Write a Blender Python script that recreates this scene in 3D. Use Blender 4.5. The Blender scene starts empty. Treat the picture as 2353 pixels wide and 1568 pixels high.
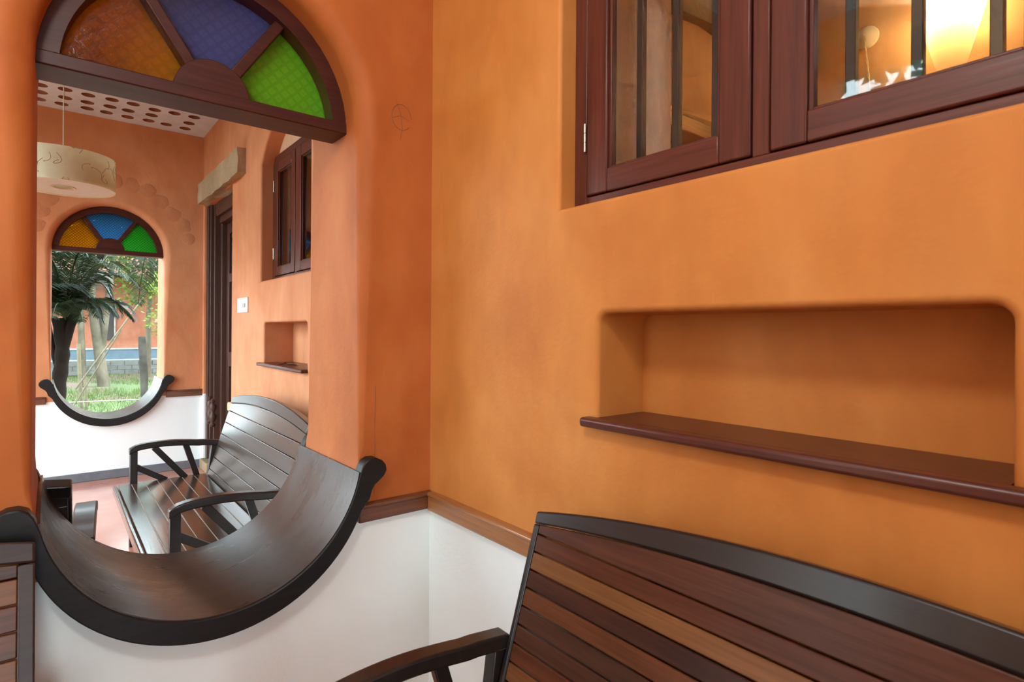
import bpy, bmesh, math, random
from mathutils import Vector, Matrix, noise
from mathutils.geometry import delaunay_2d_cdt

scene = bpy.context.scene
COL = scene.collection
PI = math.pi
random.seed(7)

# ------------------------------------------------------------------ camera
YAW, ROLL, FPX = math.radians(39.1), math.radians(.39), 1304.0
cam_d = bpy.data.cameras.new('camera')
cam_d.sensor_width = 36.0
cam_d.lens = FPX / 2353 * 36.0
cam_d.shift_y = -23.0 / 2353
cam_d.clip_start = .02
cam_d.clip_end = 300
cam_d.dof.use_dof = True
cam_d.dof.focus_distance = 2.6
cam_d.dof.aperture_fstop = 6.3
cam = bpy.data.objects.new('camera', cam_d)
COL.objects.link(cam)
_F = Vector((math.sin(YAW), math.cos(YAW), 0))
_R0 = Vector((math.cos(YAW), -math.sin(YAW), 0))
_U0 = Vector((0, 0, 1))
_R = _R0 * math.cos(ROLL) + _U0 * math.sin(ROLL)
_U = _U0 * math.cos(ROLL) - _R0 * math.sin(ROLL)
m = Matrix.Identity(4)
for i in range(3):
    m[i][0] = _R[i]; m[i][1] = _U[i]; m[i][2] = -_F[i]
m.translation = Vector((0, 0, 1.32))
cam.matrix_world = m
scene.camera = cam

# ------------------------------------------------------------------ sky, sun, exposure
world = bpy.data.worlds.new('overcast_sky')
scene.world = world
world.use_nodes = True
wn = world.node_tree.nodes
bg = wn['Background']
bg.inputs['Color'].default_value = (.77, .93, 1.0, 1)
bg.inputs['Strength'].default_value = 1.7
vs = scene.view_settings
vs.view_transform = 'Standard'
vs.look = 'None'
vs.exposure = 2.78
vs.gamma = 1.0
vs.use_curve_mapping = False
cy = scene.cycles
cy.max_bounces = 7
cy.diffuse_bounces = 5
cy.glossy_bounces = 3
cy.transmission_bounces = 4
cy.transparent_max_bounces = 10
cy.use_adaptive_sampling = True
cy.adaptive_threshold = .05
cy.adaptive_min_samples = 16
cy.caustics_reflective = False
cy.caustics_refractive = False
cy.sample_clamp_indirect = 6.0
cy.use_denoising = True


def portal(loc, rot, sx, sy):
    d = bpy.data.lights.new('opening_portal', 'AREA')
    d.shape = 'RECTANGLE'; d.size = sx; d.size_y = sy
    d.cycles.is_portal = True
    o = bpy.data.objects.new('opening_portal', d)
    o.location = loc; o.rotation_euler = rot
    COL.objects.link(o)


# sky light enters by the two open bays on the garden side and by the end arches
portal((-.1, -2.42, 1.45), (PI / 2, 0, 0), 1.0, 2.1)
portal((-1.36, 1.22, 1.45), (0, -PI / 2, 0), 2.9, .6)
portal((-1.36, 4.2, 1.45), (0, -PI / 2, 0), 2.9, 3.3)

# ------------------------------------------------------------------ materials
def new_mat(name):
    mt = bpy.data.materials.new(name)
    mt.use_nodes = True
    nt = mt.node_tree
    return mt, nt, nt.nodes, nt.links, nt.nodes['Principled BSDF']


def c4(c):
    return (c[0], c[1], c[2], 1)


def srgb(r, g, b):
    def f(v):
        v /= 255
        return v / 12.92 if v <= .04045 else ((v + .055) / 1.055) ** 2.4
    return (f(r), f(g), f(b))


def tex_noise(nt, coord, scale, detail=4, rough=.55, vec=(1, 1, 1), dist=0):
    mp = nt.nodes.new('ShaderNodeMapping')
    mp.inputs['Scale'].default_value = vec
    nt.links.new(coord, mp.inputs['Vector'])
    n = nt.nodes.new('ShaderNodeTexNoise')
    n.inputs['Scale'].default_value = scale
    n.inputs['Detail'].default_value = detail
    n.inputs['Roughness'].default_value = rough
    n.inputs['Distortion'].default_value = dist
    nt.links.new(mp.outputs['Vector'], n.inputs['Vector'])
    return n.outputs['Fac']


def ramp(nt, fac, stops):
    r = nt.nodes.new('ShaderNodeValToRGB')
    els = r.color_ramp.elements
    while len(els) < len(stops):
        els.new(.5)
    for e, (p, c) in zip(els, stops):
        e.position = p; e.color = c4(c)
    nt.links.new(fac, r.inputs['Fac'])
    return r.outputs['Color']


def mixc(nt, fac, a, b, mode='MIX'):
    x = nt.nodes.new('ShaderNodeMix')
    x.data_type = 'RGBA'; x.blend_type = mode
    for s, v in ((x.inputs[0], fac), (x.inputs[6], a), (x.inputs[7], b)):
        if hasattr(v, 'type') and hasattr(v, 'links'):
            nt.links.new(v, s)
        elif isinstance(v, (int, float)):
            s.default_value = v
        else:
            s.default_value = c4(v)
    return x.outputs[2]


def bump(nt, bsdf, height, strength=.2, dist=.01):
    b = nt.nodes.new('ShaderNodeBump')
    b.inputs['Strength'].default_value = strength
    b.inputs['Distance'].default_value = dist
    nt.links.new(height, b.inputs['Height'])
    nt.links.new(b.outputs['Normal'], bsdf.inputs['Normal'])


def geo_pos(nt):
    g = nt.nodes.new('ShaderNodeNewGeometry')
    return g.outputs['Position']


def obj_co(nt):
    t = nt.nodes.new('ShaderNodeTexCoord')
    return t.outputs['Object']


def plaster(name, c1, c2, c3, dado=None, rough=.62, bump_s=.25):
    mt, nt, N, L, P = new_mat(name)
    pos = geo_pos(nt)
    n1 = tex_noise(nt, pos, 2.2, 3, .6, (1, 1, .8), .4)
    n2 = tex_noise(nt, pos, 9, 3, .65, (1, 1, .35))
    n3 = tex_noise(nt, pos, 26, 2.5, .7)
    col = ramp(nt, n1, [(.32, c1), (.52, c2), (.72, c3)])
    k = ramp(nt, n2, [(.3, (.92, .90, .88)), (.7, (1.04, 1.04, 1.04))])
    col = mixc(nt, 1.0, col, k, 'MULTIPLY')
    if dado:
        sep = N.new('ShaderNodeSeparateXYZ'); L.new(pos, sep.inputs[0])
        lt = N.new('ShaderNodeMath'); lt.operation = 'LESS_THAN'
        L.new(sep.outputs['Z'], lt.inputs[0]); lt.inputs[1].default_value = .70
        white = mixc(nt, tex_noise(nt, pos, 3, 4), (dado[0] * .95, dado[1] * .95, dado[2] * .94), dado)
        col = mixc(nt, lt.outputs[0], col, white)
    L.new(col, P.inputs['Base Color'])
    P.inputs['Roughness'].default_value = rough
    P.inputs['Specular IOR Level'].default_value = .25 if rough < .85 else .1
    bump(nt, P, n3, bump_s, .006)
    return mt


def wood(name, dark, light, rough=.35, axis=0, scale=1.0, coat=0.0, vary=0.0, spec=.5):
    mt, nt, N, L, P = new_mat(name)
    co = obj_co(nt)
    oi = N.new('ShaderNodeObjectInfo')
    off = N.new('ShaderNodeVectorMath'); off.operation = 'ADD'
    L.new(co, off.inputs[0])
    mul = N.new('ShaderNodeVectorMath'); mul.operation = 'SCALE'
    cmb = N.new('ShaderNodeCombineXYZ')
    for k in range(3):
        L.new(oi.outputs['Random'], cmb.inputs[k])
    L.new(cmb.outputs[0], mul.inputs[0]); mul.inputs['Scale'].default_value = 7.0
    L.new(mul.outputs[0], off.inputs[1])
    v = [14, 14, 14]; v[axis] = 1.0
    n1 = tex_noise(nt, off.outputs[0], 2.2 * scale, 3, .65, tuple(v), .3)
    v2 = [60, 60, 60]; v2[axis] = 2.0
    n2 = tex_noise(nt, off.outputs[0], 2.0 * scale, 2, .6, tuple(v2))
    col = ramp(nt, n1, [(.3, dark), (.7, light)])
    k = ramp(nt, n2, [(.35, (.82, .8, .8)), (.65, (1.05, 1.05, 1.05))])
    col = mixc(nt, 1.0, col, k, 'MULTIPLY')
    if vary:
        hsv = N.new('ShaderNodeHueSaturation')
        mr = N.new('ShaderNodeMapRange')
        L.new(oi.outputs['Random'], mr.inputs['Value'])
        mr.inputs['To Min'].default_value = 1 - vary; mr.inputs['To Max'].default_value = 1 + vary
        L.new(mr.outputs[0], hsv.inputs['Value']); L.new(col, hsv.inputs['Color'])
        col = hsv.outputs[0]
    L.new(col, P.inputs['Base Color'])
    P.inputs['Roughness'].default_value = rough
    P.inputs['Specular IOR Level'].default_value = spec
    P.inputs['Coat Weight'].default_value = coat
    P.inputs['Coat Roughness'].default_value = .15
    bump(nt, P, n2, .12, .002)
    return mt


def plain(name, c, rough=.5, metal=0, spec=.5, noise_amt=.12, nscale=20):
    mt, nt, N, L, P = new_mat(name)
    f = tex_noise(nt, obj_co(nt), nscale, 4)
    col = ramp(nt, f, [(.3, tuple(x * (1 - noise_amt) for x in c)), (.7, tuple(min(1, x * (1 + noise_amt)) for x in c))])
    L.new(col, P.inputs['Base Color'])
    P.inputs['Roughness'].default_value = rough
    P.inputs['Metallic'].default_value = metal
    P.inputs['Specular IOR Level'].default_value = spec
    return mt


def schlick(nt, f0=.045):
    lw = nt.nodes.new('ShaderNodeLayerWeight'); lw.inputs['Blend'].default_value = .5
    pw = nt.nodes.new('ShaderNodeMath'); pw.operation = 'POWER'; pw.inputs[1].default_value = 5
    nt.links.new(lw.outputs['Facing'], pw.inputs[0])
    ma = nt.nodes.new('ShaderNodeMath'); ma.operation = 'MULTIPLY_ADD'; ma.inputs[1].default_value = 1 - f0; ma.inputs[2].default_value = f0
    nt.links.new(pw.outputs[0], ma.inputs[0])
    return ma.outputs[0]


def clear_glass(name, tint=(.93, .96, .95)):
    mt, nt, N, L, P = new_mat(name)
    N.remove(P)
    tr = N.new('ShaderNodeBsdfTransparent'); tr.inputs[0].default_value = c4(tint)
    gl = N.new('ShaderNodeBsdfGlossy'); gl.inputs['Roughness'].default_value = .02
    f2 = tex_noise(nt, obj_co(nt), 3.0, 3)
    mx = N.new('ShaderNodeMixShader')
    L.new(schlick(nt), mx.inputs[0]); L.new(tr.outputs[0], mx.inputs[1]); L.new(gl.outputs[0], mx.inputs[2])
    b = N.new('ShaderNodeBump'); b.inputs['Strength'].default_value = .02; b.inputs['Distance'].default_value = .01
    L.new(f2, b.inputs['Height']); L.new(b.outputs[0], gl.inputs['Normal'])
    L.new(mx.outputs[0], N['Material Output'].inputs['Surface'])
    return mt


def tinted_glass(name, c, transp=.45, scale=34, contrast=.85):
    """embossed coloured glass: part clear, part scattering"""
    mt, nt, N, L, P = new_mat(name)
    N.remove(P)
    co = obj_co(nt)
    mp = N.new('ShaderNodeMapping'); mp.inputs['Rotation'].default_value = (0, math.radians(45), 0)
    L.new(co, mp.inputs['Vector'])
    vo = N.new('ShaderNodeTexVoronoi'); vo.inputs['Scale'].default_value = scale; vo.inputs['Randomness'].default_value = .12
    vo.distance = 'CHEBYCHEV'
    L.new(mp.outputs[0], vo.inputs['Vector'])
    ring = N.new('ShaderNodeMath'); ring.operation = 'PINGPONG'; ring.inputs[1].default_value = .22
    L.new(vo.outputs['Distance'], ring.inputs[0])
    fine = tex_noise(nt, co, 220, 2)
    add = N.new('ShaderNodeMath'); add.operation = 'MULTIPLY_ADD'
    L.new(fine, add.inputs[0]); add.inputs[1].default_value = .25; L.new(ring.outputs[0], add.inputs[2])
    b = N.new('ShaderNodeBump'); b.inputs['Strength'].default_value = .45; b.inputs['Distance'].default_value = .004
    L.new(add.outputs[0], b.inputs['Height'])
    deep = tuple(x * contrast for x in c)
    colr = mixc(nt, ramp(nt, ring.outputs[0], [(.02, (0, 0, 0)), (.2, (1, 1, 1))]), deep, c)
    tl = N.new('ShaderNodeBsdfTranslucent'); L.new(colr, tl.inputs[0]); L.new(b.outputs[0], tl.inputs['Normal'])
    tr = N.new('ShaderNodeBsdfTransparent'); L.new(colr, tr.inputs[0])
    m1 = N.new('ShaderNodeMixShader'); m1.inputs[0].default_value = transp
    L.new(tl.outputs[0], m1.inputs[1]); L.new(tr.outputs[0], m1.inputs[2])
    gl = N.new('ShaderNodeBsdfGlossy'); gl.inputs['Roughness'].default_value = .12; L.new(b.outputs[0], gl.inputs['Normal'])
    m2 = N.new('ShaderNodeMixShader')
    L.new(schlick(nt, .018), m2.inputs[0]); L.new(m1.outputs[0], m2.inputs[1]); L.new(gl.outputs[0], m2.inputs[2])
    L.new(m2.outputs[0], N['Material Output'].inputs['Surface'])
    return mt


def leaf_mat(name, c1, c2, rough=.45, trans=.3):
    mt, nt, N, L, P = new_mat(name)
    f = tex_noise(nt, geo_pos(nt), 3.5, 3)
    col = ramp(nt, f, [(.35, c1), (.65, c2)])
    L.new(col, P.inputs['Base Color']); P.inputs['Roughness'].default_value = rough; P.inputs['Specular IOR Level'].default_value = .22
    tl = N.new('ShaderNodeBsdfTranslucent'); L.new(col, tl.inputs[0])
    mx = N.new('ShaderNodeMixShader'); mx.inputs[0].default_value = trans
    L.new(P.outputs[0], mx.inputs[1]); L.new(tl.outputs[0], mx.inputs[2])
    L.new(mx.outputs[0], N['Material Output'].inputs['Surface'])
    return mt


M = {}
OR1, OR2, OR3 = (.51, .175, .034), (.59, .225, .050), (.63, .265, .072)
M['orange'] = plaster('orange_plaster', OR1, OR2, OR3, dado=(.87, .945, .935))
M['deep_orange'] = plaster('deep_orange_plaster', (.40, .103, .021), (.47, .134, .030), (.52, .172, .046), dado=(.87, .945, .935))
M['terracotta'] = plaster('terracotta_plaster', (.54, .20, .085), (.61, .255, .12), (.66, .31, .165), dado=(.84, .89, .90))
M['orange_in'] = plaster('orange_room_plaster', (.60, .36, .22), (.66, .42, .27), (.70, .50, .36))
M['patch'] = plaster('plaster_patch_tone', (.46, .165, .07), (.54, .215, .10), (.60, .27, .14), bump_s=.5)
M['ceil'] = plaster('white_lime_ceiling', (.62, .72, .92), (.68, .78, .96), (.71, .80, .97), bump_s=.3)
M['stone'] = plaster('rough_lintel_stone', (.30, .22, .14), (.40, .30, .19), (.48, .38, .26), rough=.9, bump_s=1.0)
M['grey_stone'] = plaster('grey_ceiling_stone', (.22, .19, .17), (.33, .29, .26), (.45, .42, .38), rough=.9, bump_s=1.0)
M['clay'] = plaster('clay_pot', (.30, .12, .08), (.36, .15, .10), (.42, .2, .14), rough=.8)
M['skirting'] = plain('grey_skirting', (.13, .14, .16), .45)
M['win_wood'] = wood('window_wood', (.075, .020, .012), (.13, .034, .019), .36, 2, 1.0, .0, 0, .3)
M['win_wood_x'] = wood('window_wood_across', (.075, .020, .012), (.13, .034, .019), .36, 1, 1.0, .0, 0, .3)
M['fan_wood'] = wood('fanlight_wood', (.05, .012, .008), (.08, .019, .012), .42, 0, 1.0, .0, 0, .25)
M['door_wood'] = wood('door_wood', (.045, .018, .012), (.085, .034, .022), .45, 2, 1.0)
M['trim_wood'] = wood('trim_wood', (.11, .035, .018), (.20, .07, .03), .38, 0, 1.0, .2)
M['trim_wood_y'] = wood('trim_wood_long', (.30, .12, .035), (.44, .19, .065), .32, 1, 1.0, .3)
M['shelf_wood'] = wood('shelf_wood', (.075, .02, .013), (.11, .03, .019), .32, 1, 1.0, .0, 0, .35)
M['black_wood'] = wood('black_wood', (.008, .0075, .0075), (.014, .0125, .012), .42, 0, 1.0, 0, 0, .3)
M['board_wood'] = wood('crescent_board_wood', (.018, .013, .011), (.033, .022, .017), .3, 0, .8, .15)
_nt = M['board_wood'].node_tree
_mr = _nt.nodes.new('ShaderNodeMapRange')
_mr.inputs['From Min'].default_value = .3; _mr.inputs['From Max'].default_value = .7
_mr.inputs['To Min'].default_value = .25; _mr.inputs['To Max'].default_value = .34
_nt.links.new(tex_noise(_nt, obj_co(_nt), 3.0, 3, .6, (1.2, 6, 1.2)), _mr.inputs['Value'])
_nt.links.new(_mr.outputs[0], _nt.nodes['Principled BSDF'].inputs['Roughness'])
M['bench_dark'] = wood('bench_frame_wood', (.012, .009, .008), (.022, .015, .012), .33, 0, 1.0, .2)
M['bench_slat'] = wood('bench_dark_slat', (.028, .02, .015), (.05, .034, .024), .3, 0, 1.0, .35, .15)
M['seat_slat'] = wood('bench_seat_slat', (.022, .012, .006), (.05, .026, .012), .2, 0, 1.0, .5, .15)
M['groove'] = plain('pale_groove_filler', (.40, .37, .33), .5)
slat_cols = [((.085, .03, .017), (.15, .055, .03)), ((.10, .03, .014), (.16, .05, .022)), ((.22, .085, .026), (.32, .14, .05)),
             ((.045, .017, .012), (.10, .034, .018)), ((.11, .036, .014), (.20, .066, .024)), ((.065, .026, .015), (.105, .04, .022)),
             ((.07, .026, .014), (.115, .042, .022)), ((.11, .032, .014), (.16, .048, .02)), ((.20, .07, .02), (.27, .10, .03)),
             ((.04, .014, .01), (.07, .022, .014))]
slat_cols = [tuple(tuple(q * .72 for q in c) for c in pr_) for pr_ in slat_cols]
for i, (a, b) in enumerate(slat_cols):
    M['slat%d' % i] = wood('brown_slat_%d' % i, a, b, .32, 0, 1.2, .0, 0, .22)
M['iron'] = plain('window_bar_iron', (.016, .018, .018), .5, .3)
M['steel'] = plain('hinge_steel', (.5, .45, .38), .35, 1.0)
M['glass'] = clear_glass('window_glass')
M['amber'] = tinted_glass('amber_glass', (.78, .46, .05))
M['blue'] = tinted_glass('blue_glass', (.33, .36, .62))
M['green'] = tinted_glass('green_glass', (.42, .74, .15))
M['amber_far'] = tinted_glass('amber_glass_far', (.62, .33, .02), .5, 60, .45)
M['blue_far'] = tinted_glass('blue_glass_far', (.15, .36, .58), .5, 60, .45)
M['green_far'] = tinted_glass('green_glass_far', (.09, .48, .08), .5, 60, .45)
M['white_plastic'] = plain('white_plastic', (.78, .77, .74), .35, noise_amt=.03)
M['cord'] = plain('cream_cord', (.62, .55, .42), .6)
M['fibre'] = plain('brown_fibre', (.28, .17, .07), .8)

# polished red oxide floor
mt, nt, N, L, P = new_mat('red_oxide_floor')
pos = geo_pos(nt)
f = tex_noise(nt, pos, 3, 5)
L.new(ramp(nt, f, [(.3, (.48, .18, .12)), (.7, (.60, .26, .18))]), P.inputs['Base Color'])
P.inputs['Roughness'].default_value = .22
P.inputs['Coat Weight'].default_value = .8
P.inputs['Coat Roughness'].default_value = .14
M['floor'] = mt

# lamp papers
def paper(name, c, trans):
    mt, nt, N, L, P = new_mat(name)
    f = tex_noise(nt, obj_co(nt), 30, 4)
    col = ramp(nt, f, [(.3, tuple(x * .93 for x in c)), (.7, c)])
    L.new(col, P.inputs['Base Color']); P.inputs['Roughness'].default_value = .5
    tl = N.new('ShaderNodeBsdfTranslucent'); L.new(col, tl.inputs[0])
    mx = N.new('ShaderNodeMixShader'); mx.inputs[0].default_value = trans
    L.new(P.outputs[0], mx.inputs[1]); L.new(tl.outputs[0], mx.inputs[2])
    L.new(mx.outputs[0], N['Material Output'].inputs['Surface'])
    return mt
M['paper'] = paper('cream_lamp_paper', (.88, .84, .66), .5)
M['diffuser'] = paper('white_lamp_diffuser', (.9, .87, .84), .45)
M['sconce_paper'] = paper('amber_lamp_paper', (.95, .72, .36), .75)

# ------------------------------------------------------------------ mesh helpers
class MB:
    def __init__(self):
        self.v = []; self.f = []

    def add(self, vs, fs):
        o = len(self.v)
        self.v += [tuple(p) for p in vs]
        self.f += [tuple(i + o for i in q) for q in fs]
        return self

    def box(self, x0, x1, y0, y1, z0, z1):
        vs = [(x, y, z) for x in (x0, x1) for y in (y0, y1) for z in (z0, z1)]
        return self.add(vs, [(0, 1, 3, 2), (4, 6, 7, 5), (0, 4, 5, 1), (2, 3, 7, 6), (0, 2, 6, 4), (1, 5, 7, 3)])

    def prism(self, pts, fn, d0, d1):
        """2D polygon pts through fn(u, v, d) between d0 and d1"""
        n = len(pts)
        vs = [fn(u, v, d0) for u, v in pts] + [fn(u, v, d1) for u, v in pts]
        fs = [tuple(range(n - 1, -1, -1)), tuple(range(n, 2 * n))]
        fs += [(i, (i + 1) % n, n + (i + 1) % n, n + i) for i in range(n)]
        return self.add(vs, fs)

    def strip(self, a, b, fn, d0, d1):
        """band between two equal-length 2D polylines, extruded (for curved bands)"""
        n = len(a)
        for i in range(n - 1):
            q = [a[i], a[i + 1], b[i + 1], b[i]]
            vs = [fn(u, v, d0) for u, v in q] + [fn(u, v, d1) for u, v in q]
            fs = [(3, 2, 1, 0), (4, 5, 6, 7), (0, 1, 5, 4), (2, 3, 7, 6)]
            if i == 0: fs.append((3, 0, 4, 7))
            if i == n - 2: fs.append((1, 2, 6, 5))
            self.add(vs, fs)
        return self

    def tube(self, path, rad, n=8, cap=True):
        path = [Vector(p) for p in path]
        if not isinstance(rad, (list, tuple)): rad = [rad] * len(path)
        rings = []
        a = None
        for i, p in enumerate(path):
            t = (path[min(i + 1, len(path) - 1)] - path[max(i - 1, 0)]).normalized()
            if a is None:
                a = t.cross(Vector((0, 0, 1)))
                if a.length < .1: a = t.cross(Vector((1, 0, 0)))
            a = a - t * a.dot(t)            # carried along without twist
            a.normalize(); b = t.cross(a)
            rings.append([p + (a * math.cos(k * 2 * PI / n) + b * math.sin(k * 2 * PI / n)) * rad[i] for k in range(n)])
        vs = [q for r in rings for q in r]
        fs = [(i * n + k, i * n + (k + 1) % n, (i + 1) * n + (k + 1) % n, (i + 1) * n + k) for i in range(len(rings) - 1) for k in range(n)]
        if cap:
            fs += [tuple(range(n - 1, -1, -1)), tuple((len(rings) - 1) * n + k for k in range(n))]
        return self.add(vs, fs)

    def lathe(self, prof, center, n=32, axis='z'):
        """prof: list of (r, h)"""
        cx, cy_, cz = center
        vs = []
        for r, h in prof:
            for k in range(n):
                a = 2 * PI * k / n
                if axis == 'z': vs.append((cx + r * math.cos(a), cy_ + r * math.sin(a), cz + h))
                elif axis == 'x': vs.append((cx + h, cy_ + r * math.cos(a), cz + r * math.sin(a)))
                else: vs.append((cx + r * math.cos(a), cy_ + h, cz + r * math.sin(a)))
        fs = [(i * n + k, i * n + (k + 1) % n, (i + 1) * n + (k + 1) % n, (i + 1) * n + k) for i in range(len(prof) - 1) for k in range(n)]
        return self.add(vs, fs)

    def mesh(self, name, fix=True, merge=False):
        me = bpy.data.meshes.new(name)
        me.from_pydata(self.v, [], self.f)
        if fix or merge:
            bm = bmesh.new(); bm.from_mesh(me)
            if merge: bmesh.ops.remove_doubles(bm, verts=bm.verts, dist=1e-5)
            if fix: bmesh.ops.recalc_face_normals(bm, faces=bm.faces)
            bm.to_mesh(me); bm.free()
        return me

    def build(self, name, mat, parent=None, smooth=None, bevel=0, seg=2, fix=True, merge=False):
        me = self.mesh(name, fix, merge)
        return link(name, me, mat, parent, smooth, bevel, seg)


def link(name, me, mat, parent=None, smooth=None, bevel=0, seg=2):
    o = bpy.data.objects.new(name, me)
    COL.objects.link(o)
    if mat is not None and not me.materials:
        me.materials.append(M[mat] if isinstance(mat, str) else mat)
    if parent is not None: o.parent = parent
    if smooth is not None:
        me.shade_smooth()
        if smooth > 0: me.set_sharp_from_angle(angle=math.radians(smooth))
    if bevel:
        bv = o.modifiers.new('bevel', 'BEVEL'); bv.width = bevel; bv.segments = seg
        bv.limit_method = 'ANGLE'; bv.angle_limit = math.radians(40)
        if smooth is None:
            me.shade_smooth(); me.set_sharp_from_angle(angle=math.radians(35))
    return o


def tag(o, label, cat, group=None, kind=None):
    o['label'] = label; o['category'] = cat
    if group: o['group'] = group
    if kind: o['kind'] = kind
    return o


def struct(o, label=None, cat=None):
    o['kind'] = 'structure'
    if label: o['label'] = label
    if cat: o['category'] = cat
    return o


def empty(name, loc=(0, 0, 0), rz=0, size=.1):
    o = bpy.data.objects.new(name, None)
    o.empty_display_size = size
    COL.objects.link(o); o.location = loc; o.rotation_euler = (0, 0, rz)
    return o


def arc(cx, cz, r, a0, a1, n):
    return [(cx + r * math.cos(math.radians(a0 + (a1 - a0) * k / n)), cz + r * math.sin(math.radians(a0 + (a1 - a0) * k / n))) for k in range(n + 1)]


def offset_poly(pts, amt):
    """pts counter-clockwise; amt outward, number or per-point list"""
    n = len(pts); out = []
    for i in range(n):
        p0, p1, p2 = Vector(pts[i - 1]), Vector(pts[i]), Vector(pts[(i + 1) % n])
        d1 = (p1 - p0).normalized(); d2 = (p2 - p1).normalized()
        n1 = Vector((d1.y, -d1.x)); n2 = Vector((d2.y, -d2.x))
        nn = n1 + n2
        nn = nn / max(.3, nn.length_squared) * 2
        a = amt[i] if isinstance(amt, list) else amt
        out.append((p1.x + nn.x * a, p1.y + nn.y * a))
    return out


def cdt(outer, holes):
    vs = [Vector(p) for p in outer]; es = []; n = len(outer)
    es += [(i, (i + 1) % n) for i in range(n)]
    for h in holes:
        o = len(vs); vs += [Vector(p) for p in h]; k = len(h)
        es += [(o + i, o + (i + 1) % k) for i in range(k)]
    r = delaunay_2d_cdt(vs, es, [], 1, 1e-6)
    V = [tuple(v) for v in r[0]]
    boxes = [(min(p[0] for p in h), max(p[0] for p in h), min(p[1] for p in h), max(p[1] for p in h), h) for h in holes]

    def in_hole(x, y):
        for a, b, c, d, h in boxes:
            if a < x < b and c < y < d:
                ins = False
                for i in range(len(h)):
                    (x1, y1), (x2, y2) = h[i - 1], h[i]
                    if (y1 > y) != (y2 > y) and x < (x2 - x1) * (y - y1) / (y2 - y1) + x1:
                        ins = not ins
                if ins: return True
        return False
    F = [tuple(f) for f in r[2] if not in_hole(sum(V[i][0] for i in f) / len(f), sum(V[i][1] for i in f) / len(f))]
    return V, F


def wall_mesh(name, fn, rect, T, holes, mat, nround=6):
    """fn(u, z, d): d = 0 front face, d = T back face.  holes: dict(pts CCW, r, depth or None)"""
    u0, u1, z0, z1 = rect
    outer = [(u0, z0), (u1, z0), (u1, z1), (u0, z1)]
    mb = MB(); fronts = []; backs = []
    for h in holes:
        pts = h['pts']; n = len(pts); r = h['r']
        rl = [r(p) for p in pts] if callable(r) else [r] * n
        rings = []
        for k in range(nround + 1):
            a = k / nround * PI / 2
            rings.append((offset_poly(pts, [q * (1 - math.sin(a)) for q in rl]), [q * (1 - math.cos(a)) for q in rl]))
        fronts.append(rings[0][0])
        if h.get('depth'):
            rings.append((pts, [h['depth']] * n))
            vs, fs = cdt(pts, [])
            mb.add([fn(u, z, h['depth']) for u, z in vs], fs)
        else:
            for k in range(nround, -1, -1):
                rings.append((rings[k][0], [T - q for q in rings[k][1]]))
            backs.append(rings[0][0])
        vs = [fn(p[0], p[1], d) for pl, dl in rings for p, d in zip(pl, dl)]
        fs = [(i * n + k, i * n + (k + 1) % n, (i + 1) * n + (k + 1) % n, (i + 1) * n + k) for i in range(len(rings) - 1) for k in range(n)]
        mb.add(vs, fs)
    for hs, d in ((fronts, 0), (backs, T)):
        vs, fs = cdt(outer, hs)
        mb.add([fn(u, z, d) for u, z in vs], fs)
    me = mb.mesh(name, True, True)
    o = link(name, me, mat)
    me.shade_smooth(); me.set_sharp_from_angle(angle=math.radians(28))
    # outer edges: separate vertices so that they stay crisp
    eb = MB()
    for i in range(4):
        a, b = outer[i], outer[(i + 1) % 4]
        eb.add([fn(*a, 0), fn(*b, 0), fn(*b, T), fn(*a, T)], [(0, 1, 2, 3)])
    bm = bmesh.new(); bm.from_mesh(me)
    vv = [bm.verts.new(p) for p in eb.v]
    for q in eb.f:
        bm.faces.new([vv[i] for i in q]).smooth = False
    bm.to_mesh(me); bm.free()
    wn_ = o.modifiers.new('weighted', 'WEIGHTED_NORMAL'); wn_.mode = 'FACE_AREA'; wn_.weight = 90; wn_.keep_sharp = True
    return o


def rrect(u0, u1, z0, z1, r, n=5, corners=(1, 1, 1, 1)):
    """CCW from bottom left; corners bl, br, tr, tl"""
    out = []
    for on_, cx, cz, a in ((corners[0], u0, z0, 180), (corners[1], u1, z0, 270), (corners[2], u1, z1, 0), (corners[3], u0, z1, 90)):
        rr = r if on_ else .002
        out += arc(cx + (rr if cx == u0 else -rr), cz + (rr if cz == z0 else -rr), rr, a, a + 90, n)
    return out

# ------------------------------------------------------------------ dimensions
YB, TB = 1.80, .50          # near arch wall
YF, TF = 6.10, .45          # far arch wall
XA, XAF = 1.08, 1.13        # right wall, near and far bay
ZC = 3.156
XL = -1.36                  # open garden side
GZ = -.35                   # garden level


def stadium(cx, r, z_lo, z_hi, n=28):
    return arc(cx, z_lo, r, 180, 360, n) + arc(cx, z_hi, r, 0, 180, n)


def arch_r(big):
    def f(p):
        t = min(1, max(0, (p[1] - .90) / .12))
        return .004 + (big - .004) * t
    return f


NC, NR = .385, .42          # near arch centre, radius
FC, FR = .408, .405         # far arch
near_arch = stadium(NC, NR, .926, 2.02)
far_arch = stadium(FC, FR, .915, 1.995)

# ------------------------------------------------------------------ structure
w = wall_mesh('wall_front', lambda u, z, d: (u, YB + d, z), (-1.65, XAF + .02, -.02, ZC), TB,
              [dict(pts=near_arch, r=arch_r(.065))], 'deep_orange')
struct(w, 'orange plastered wall with the large arch between the two bays', 'wall')
wall_front = w
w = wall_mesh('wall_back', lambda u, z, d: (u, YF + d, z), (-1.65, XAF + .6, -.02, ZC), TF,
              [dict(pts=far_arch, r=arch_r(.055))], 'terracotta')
struct(w, 'far orange end wall with the small arch to the garden', 'wall')
wall_back = w


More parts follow.
